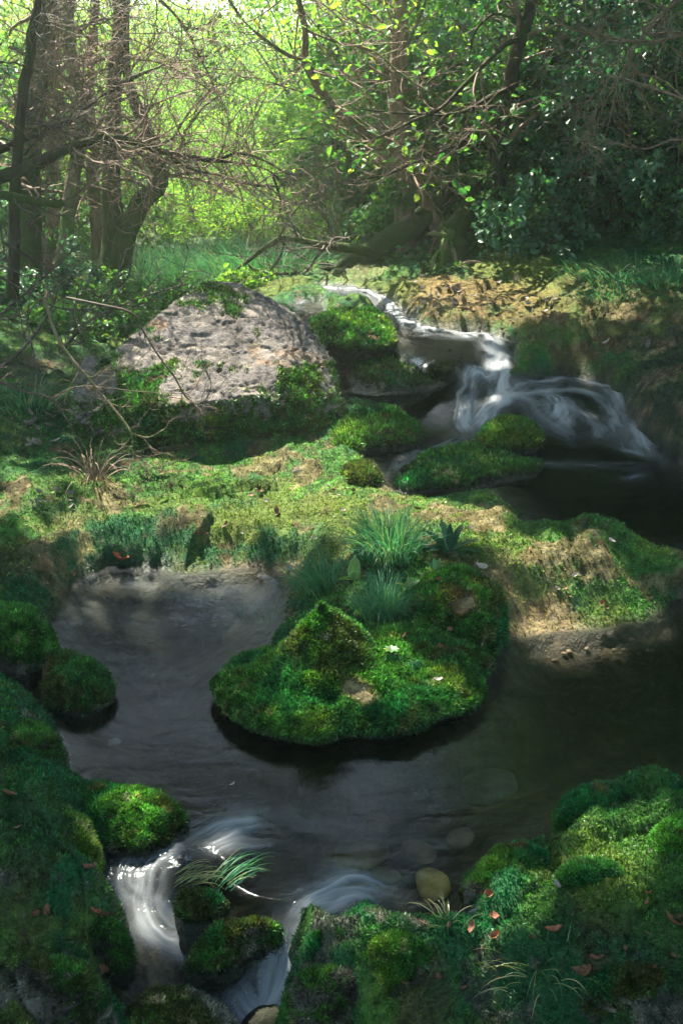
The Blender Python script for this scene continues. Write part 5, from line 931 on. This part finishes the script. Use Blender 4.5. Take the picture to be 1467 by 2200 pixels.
for i, (x, y, L, m_, l) in enumerate([(258,1208,.075,'orange_leaf','curled orange-red leaf at the upper left rim of the pool'), (162,1240,.04,'dead_leaf','brown leaf standing at the top left corner of the pool'), (1292,1302,0.022,'orange_leaf','orange leaf on the right mossy shelf'), (1303,740,.06,'pale_leaf','pale brown leaf on the dark right slope'),
      (640,1022,.05,'pale_leaf','pair of pale leaves at the back rim of the moss band'), (440,716,.045,'dead_leaf','brown leaf lying on the top of the boulder'), (1235,1240,.03,'pale_leaf','small white leaf on the right mossy shelf nearest the hummock'), (1192,1272,.03,'pale_leaf','pale folded leaf above the sandy patch on the right shelf'),
      (1312,1170,.03,'pale_leaf','grey-white leaf on the back edge of the right shelf'), (1055,1002,.045,'pale_leaf','tan leaf on the flat mossy stone in the upper pool'), (1255,2105,0.043,'dead_leaf','large brown leaf near the bottom right corner'), (1190,2010,0.037,'orange_leaf','orange-brown leaf by the straggling grass'), (1280,2070,0.031,'dead_leaf','elongated brown leaf right of the straggling grass'),
      (1020,1970,0.031,'grey_leaf','dark grey leaf among the dry stalks'), (1060,1985,0.031,'dead_leaf','dark brown folded leaf beside the dry stalks'), (1043,1930,.025,'orange_leaf','small orange leaf on the brownish bank moss'), (20,1715,.05,'dead_leaf','brown leaf at the left edge of the lower bank'), (205,1968,.03,'orange_leaf','small red leaf above the bright mossy shoulder'),
      (620,1228,.045,'pale_leaf','white leaf at the back corner of the shallow'), (1387,745,.06,'grey_leaf','grey leaf on the dark slope at the far right'), (1400,1648,.04,'dead_leaf','brown leaf standing behind the tall green cushion'), (870,2120,.05,'dead_leaf','reddish leaf in the hollow at the bottom'), (1015,2000,0.031,'dead_leaf','russet leaf below the dry stalks'), (1060,2020,0.025,'orange_leaf','second russet leaf below the dry stalks'),
      (1195,1915,.03,'grey_leaf','dark leaf on the bank above the straggling grass'), (1440,1990,0.056,'dead_leaf','big tan leaf in shade at the lower right edge'), (60,1465,.04,'pale_leaf','pale leaf floating in the side channel'), (545,1408,.03,'orange_leaf','orange leaf on the left flank of the islet'), (590,1222,.025,'dead_leaf','brown leaf in the shallow behind the islet')]):
    fallen(x, y, L, m_, l, seed=300+i, z={28: .12}.get(i))
for i, (x, y, L, m_, l, z) in enumerate([(1035,1222,.045,'pale_leaf','long pale leaf on the right shoulder of the mossy hummock', .22), (942,1250,.03,'dead_leaf','brown lobed leaf on the face of the mossy hummock', .27), (970,1358,.03,'dead_leaf','red-brown rounded leaf at the foot of the hummock', .14), (945,1393,.02,'orange_leaf','small orange leaf on the right flank of the islet', .14), (940,1465,.03,'pale_leaf','white chip on the lower right flank of the islet', .12), (870,1368,.025,'dead_leaf','brown leaf just right of the dense tuft', .16), (795,1218,.03,'pale_leaf','pale leaf stuck in the grass', .16), (500,1690,.02,'pale_leaf','tiny pale leaf on the long emerald stone', .1)]):
    fallen(x, y, L, m_, l, z=z, seed=400+i, up=.006)
rg = np.random.default_rng(77)
groups = [('small brown fallen leaf on the bright moss band', 'brown leaves on the moss band', 300, 1060, 1040, 1180, 26, 'dead_leaf', .03), ('small pale fallen leaf on the moss band', 'pale leaves on the moss band', 350, 1050, 1040, 1180, 12, 'pale_leaf', .022), ('small litter leaf on the orange slope', 'litter leaves on the orange slope', 880, 1250, 590, 680, 30, 'pale_leaf', .04), ('small brown litter leaf on the upper right slope', 'brown litter on the upper slope', 950, 1400, 600, 780, 22, 'dead_leaf', .04),
          ('grey curled leaf in the litter heap left of the boulder', 'grey litter left of the boulder', 60, 120, 890, 965, 14, 'grey_leaf', .055), ('grey curled leaf in a small heap on the left moss', 'grey litter on the left moss', 45, 160, 1060, 1095, 10, 'grey_leaf', .04), ('dark twiggy leaf in the little pile on the orange slope', 'dark pile on the orange slope', 960, 990, 615, 632, 9, 'grey_leaf', .05),
          ('small russet leaf on the lower right bank', 'russet leaves on the lower right bank', 850, 1460, 1900, 2150, 18, 'dark_leaf', .016), ('small brown leaf on the right mossy shelf', 'leaves on the right shelf', 1050, 1440, 1180, 1330, 10, 'dead_leaf', .02), ('small dark leaf on the lower left bank', 'leaves on the lower left bank', 10, 260, 1780, 2150, 10, 'dead_leaf', .028)]
gi = 0
for l, g, x0, x1, y0, y1, n, m_, L in groups:
    xs = np.sort(rg.uniform(x0, x1, n))
    for k in range(n): gi += 1; fallen(xs[k], rg.uniform(y0, y1), L*rg.uniform(.6, 1.3), m_, l+', '+ORD[k]+' from the left', g, seed=500+gi)
def pebble(x, y, z, r, mat, label, seed, group=None, flat=.45):
    b = at(np.array(float(x)), np.array(float(y)), z); th = np.linspace(0, 2*np.pi, 20, endpoint=False); ph = np.linspace(0.05, np.pi-.05, 12)
    V = np.stack([np.sin(ph)[:, None]*np.cos(th), np.sin(ph)[:, None]*np.sin(th), np.cos(ph)[:, None]*np.ones(20)], -1).reshape(-1, 3); V = V*(1+.16*fbm(V*1.3+seed, 2, seed))[:, None]*np.array([r*1.3, r, r*flat]); V = rotm(V, (0, 0, seed*1.7))
    o = add('stone_pebble', V+b, grid_faces(12, 20, True)[:, ::-1], M[mat], None, loc=b); tag(o, label, 'pebble', group)
pebble(930, 1900, -.05, .045, 'yellow_stone', 'yellow stone just under the water by the right bank', 1); pebble(775, 1835, -.06, .06, 'yellow_stone', 'dim ochre stone deep under the water at the bottom centre', 2); pebble(410, 1450, -.008, .017, 'pebble', 'white pebble breaking the surface in the middle of the left pool', 3); pebble(1050, 1690, -.08, .075, 'pebble', 'large blurred stone on the bed near the right cushion', 4)
pebble(545, 1665, -.04, .025, 'pebble', 'pale pebble on the dark bed left of centre', 5); pebble(245, 1595, -.04, .018, 'pebble', 'small pale pebble on the bed near the left bank', 6); pebble(900, 1830, -.07, .04, 'brown_pebble', 'dim greenish stone under the water between the two yellow stones', 7); pebble(990, 1800, -.06, .035, 'brown_pebble', 'brown stone under the water at the foot of the right bank', 8); pebble(830, 1880, -.07, .03, 'brown_pebble', 'dark brown stone under the water just above the bottom rapids', 9)
for k in range(60):
    x, y = 360+2*k+rg.uniform(0, 2), rg.uniform(1270, 1345); pebble(x, y, -.035+rg.normal(0, .004), rg.uniform(.006, .016), 'pebble', 'pale pebble in the shallow gravel patch of the left pool, '+ORD[k]+' from the left', 20+k, 'gravel patch in the left pool', .5)
for k in range(40):
    x, y = 1080+8.5*k+rg.uniform(0, 8), rg.uniform(1368, 1430); pebble(x, y, -.03-.0005*(y-1370), rg.uniform(.004, .011), 'brown_pebble', 'small pebble on the shallow sandy shore under the right shelf, '+ORD[k]+' from the left', 120+k, 'pebbles under the right shelf', .5)
# ------------------------------------------------------------------ haze
bm = bmesh.new(); bmesh.ops.create_cube(bm, size=1.0); me = bpy.data.meshes.new('haze'); bm.to_mesh(me); bm.free(); hz = bpy.data.objects.new('haze', me); col.objects.link(hz)
hz.scale = (170, 200, 24); hz.location = (0, 45, 10); tag(hz, 'thin bright morning haze hanging in the wood', 'haze', kind='stuff')
m = NT('haze_air'); pv = m.n('VolumePrincipled', Color=(.95, 1, .88, 1), Density=.0055, Anisotropy=.6); m.t.links.new(pv.outputs[0], m.out.inputs['Volume']); me.materials.append(m.m)
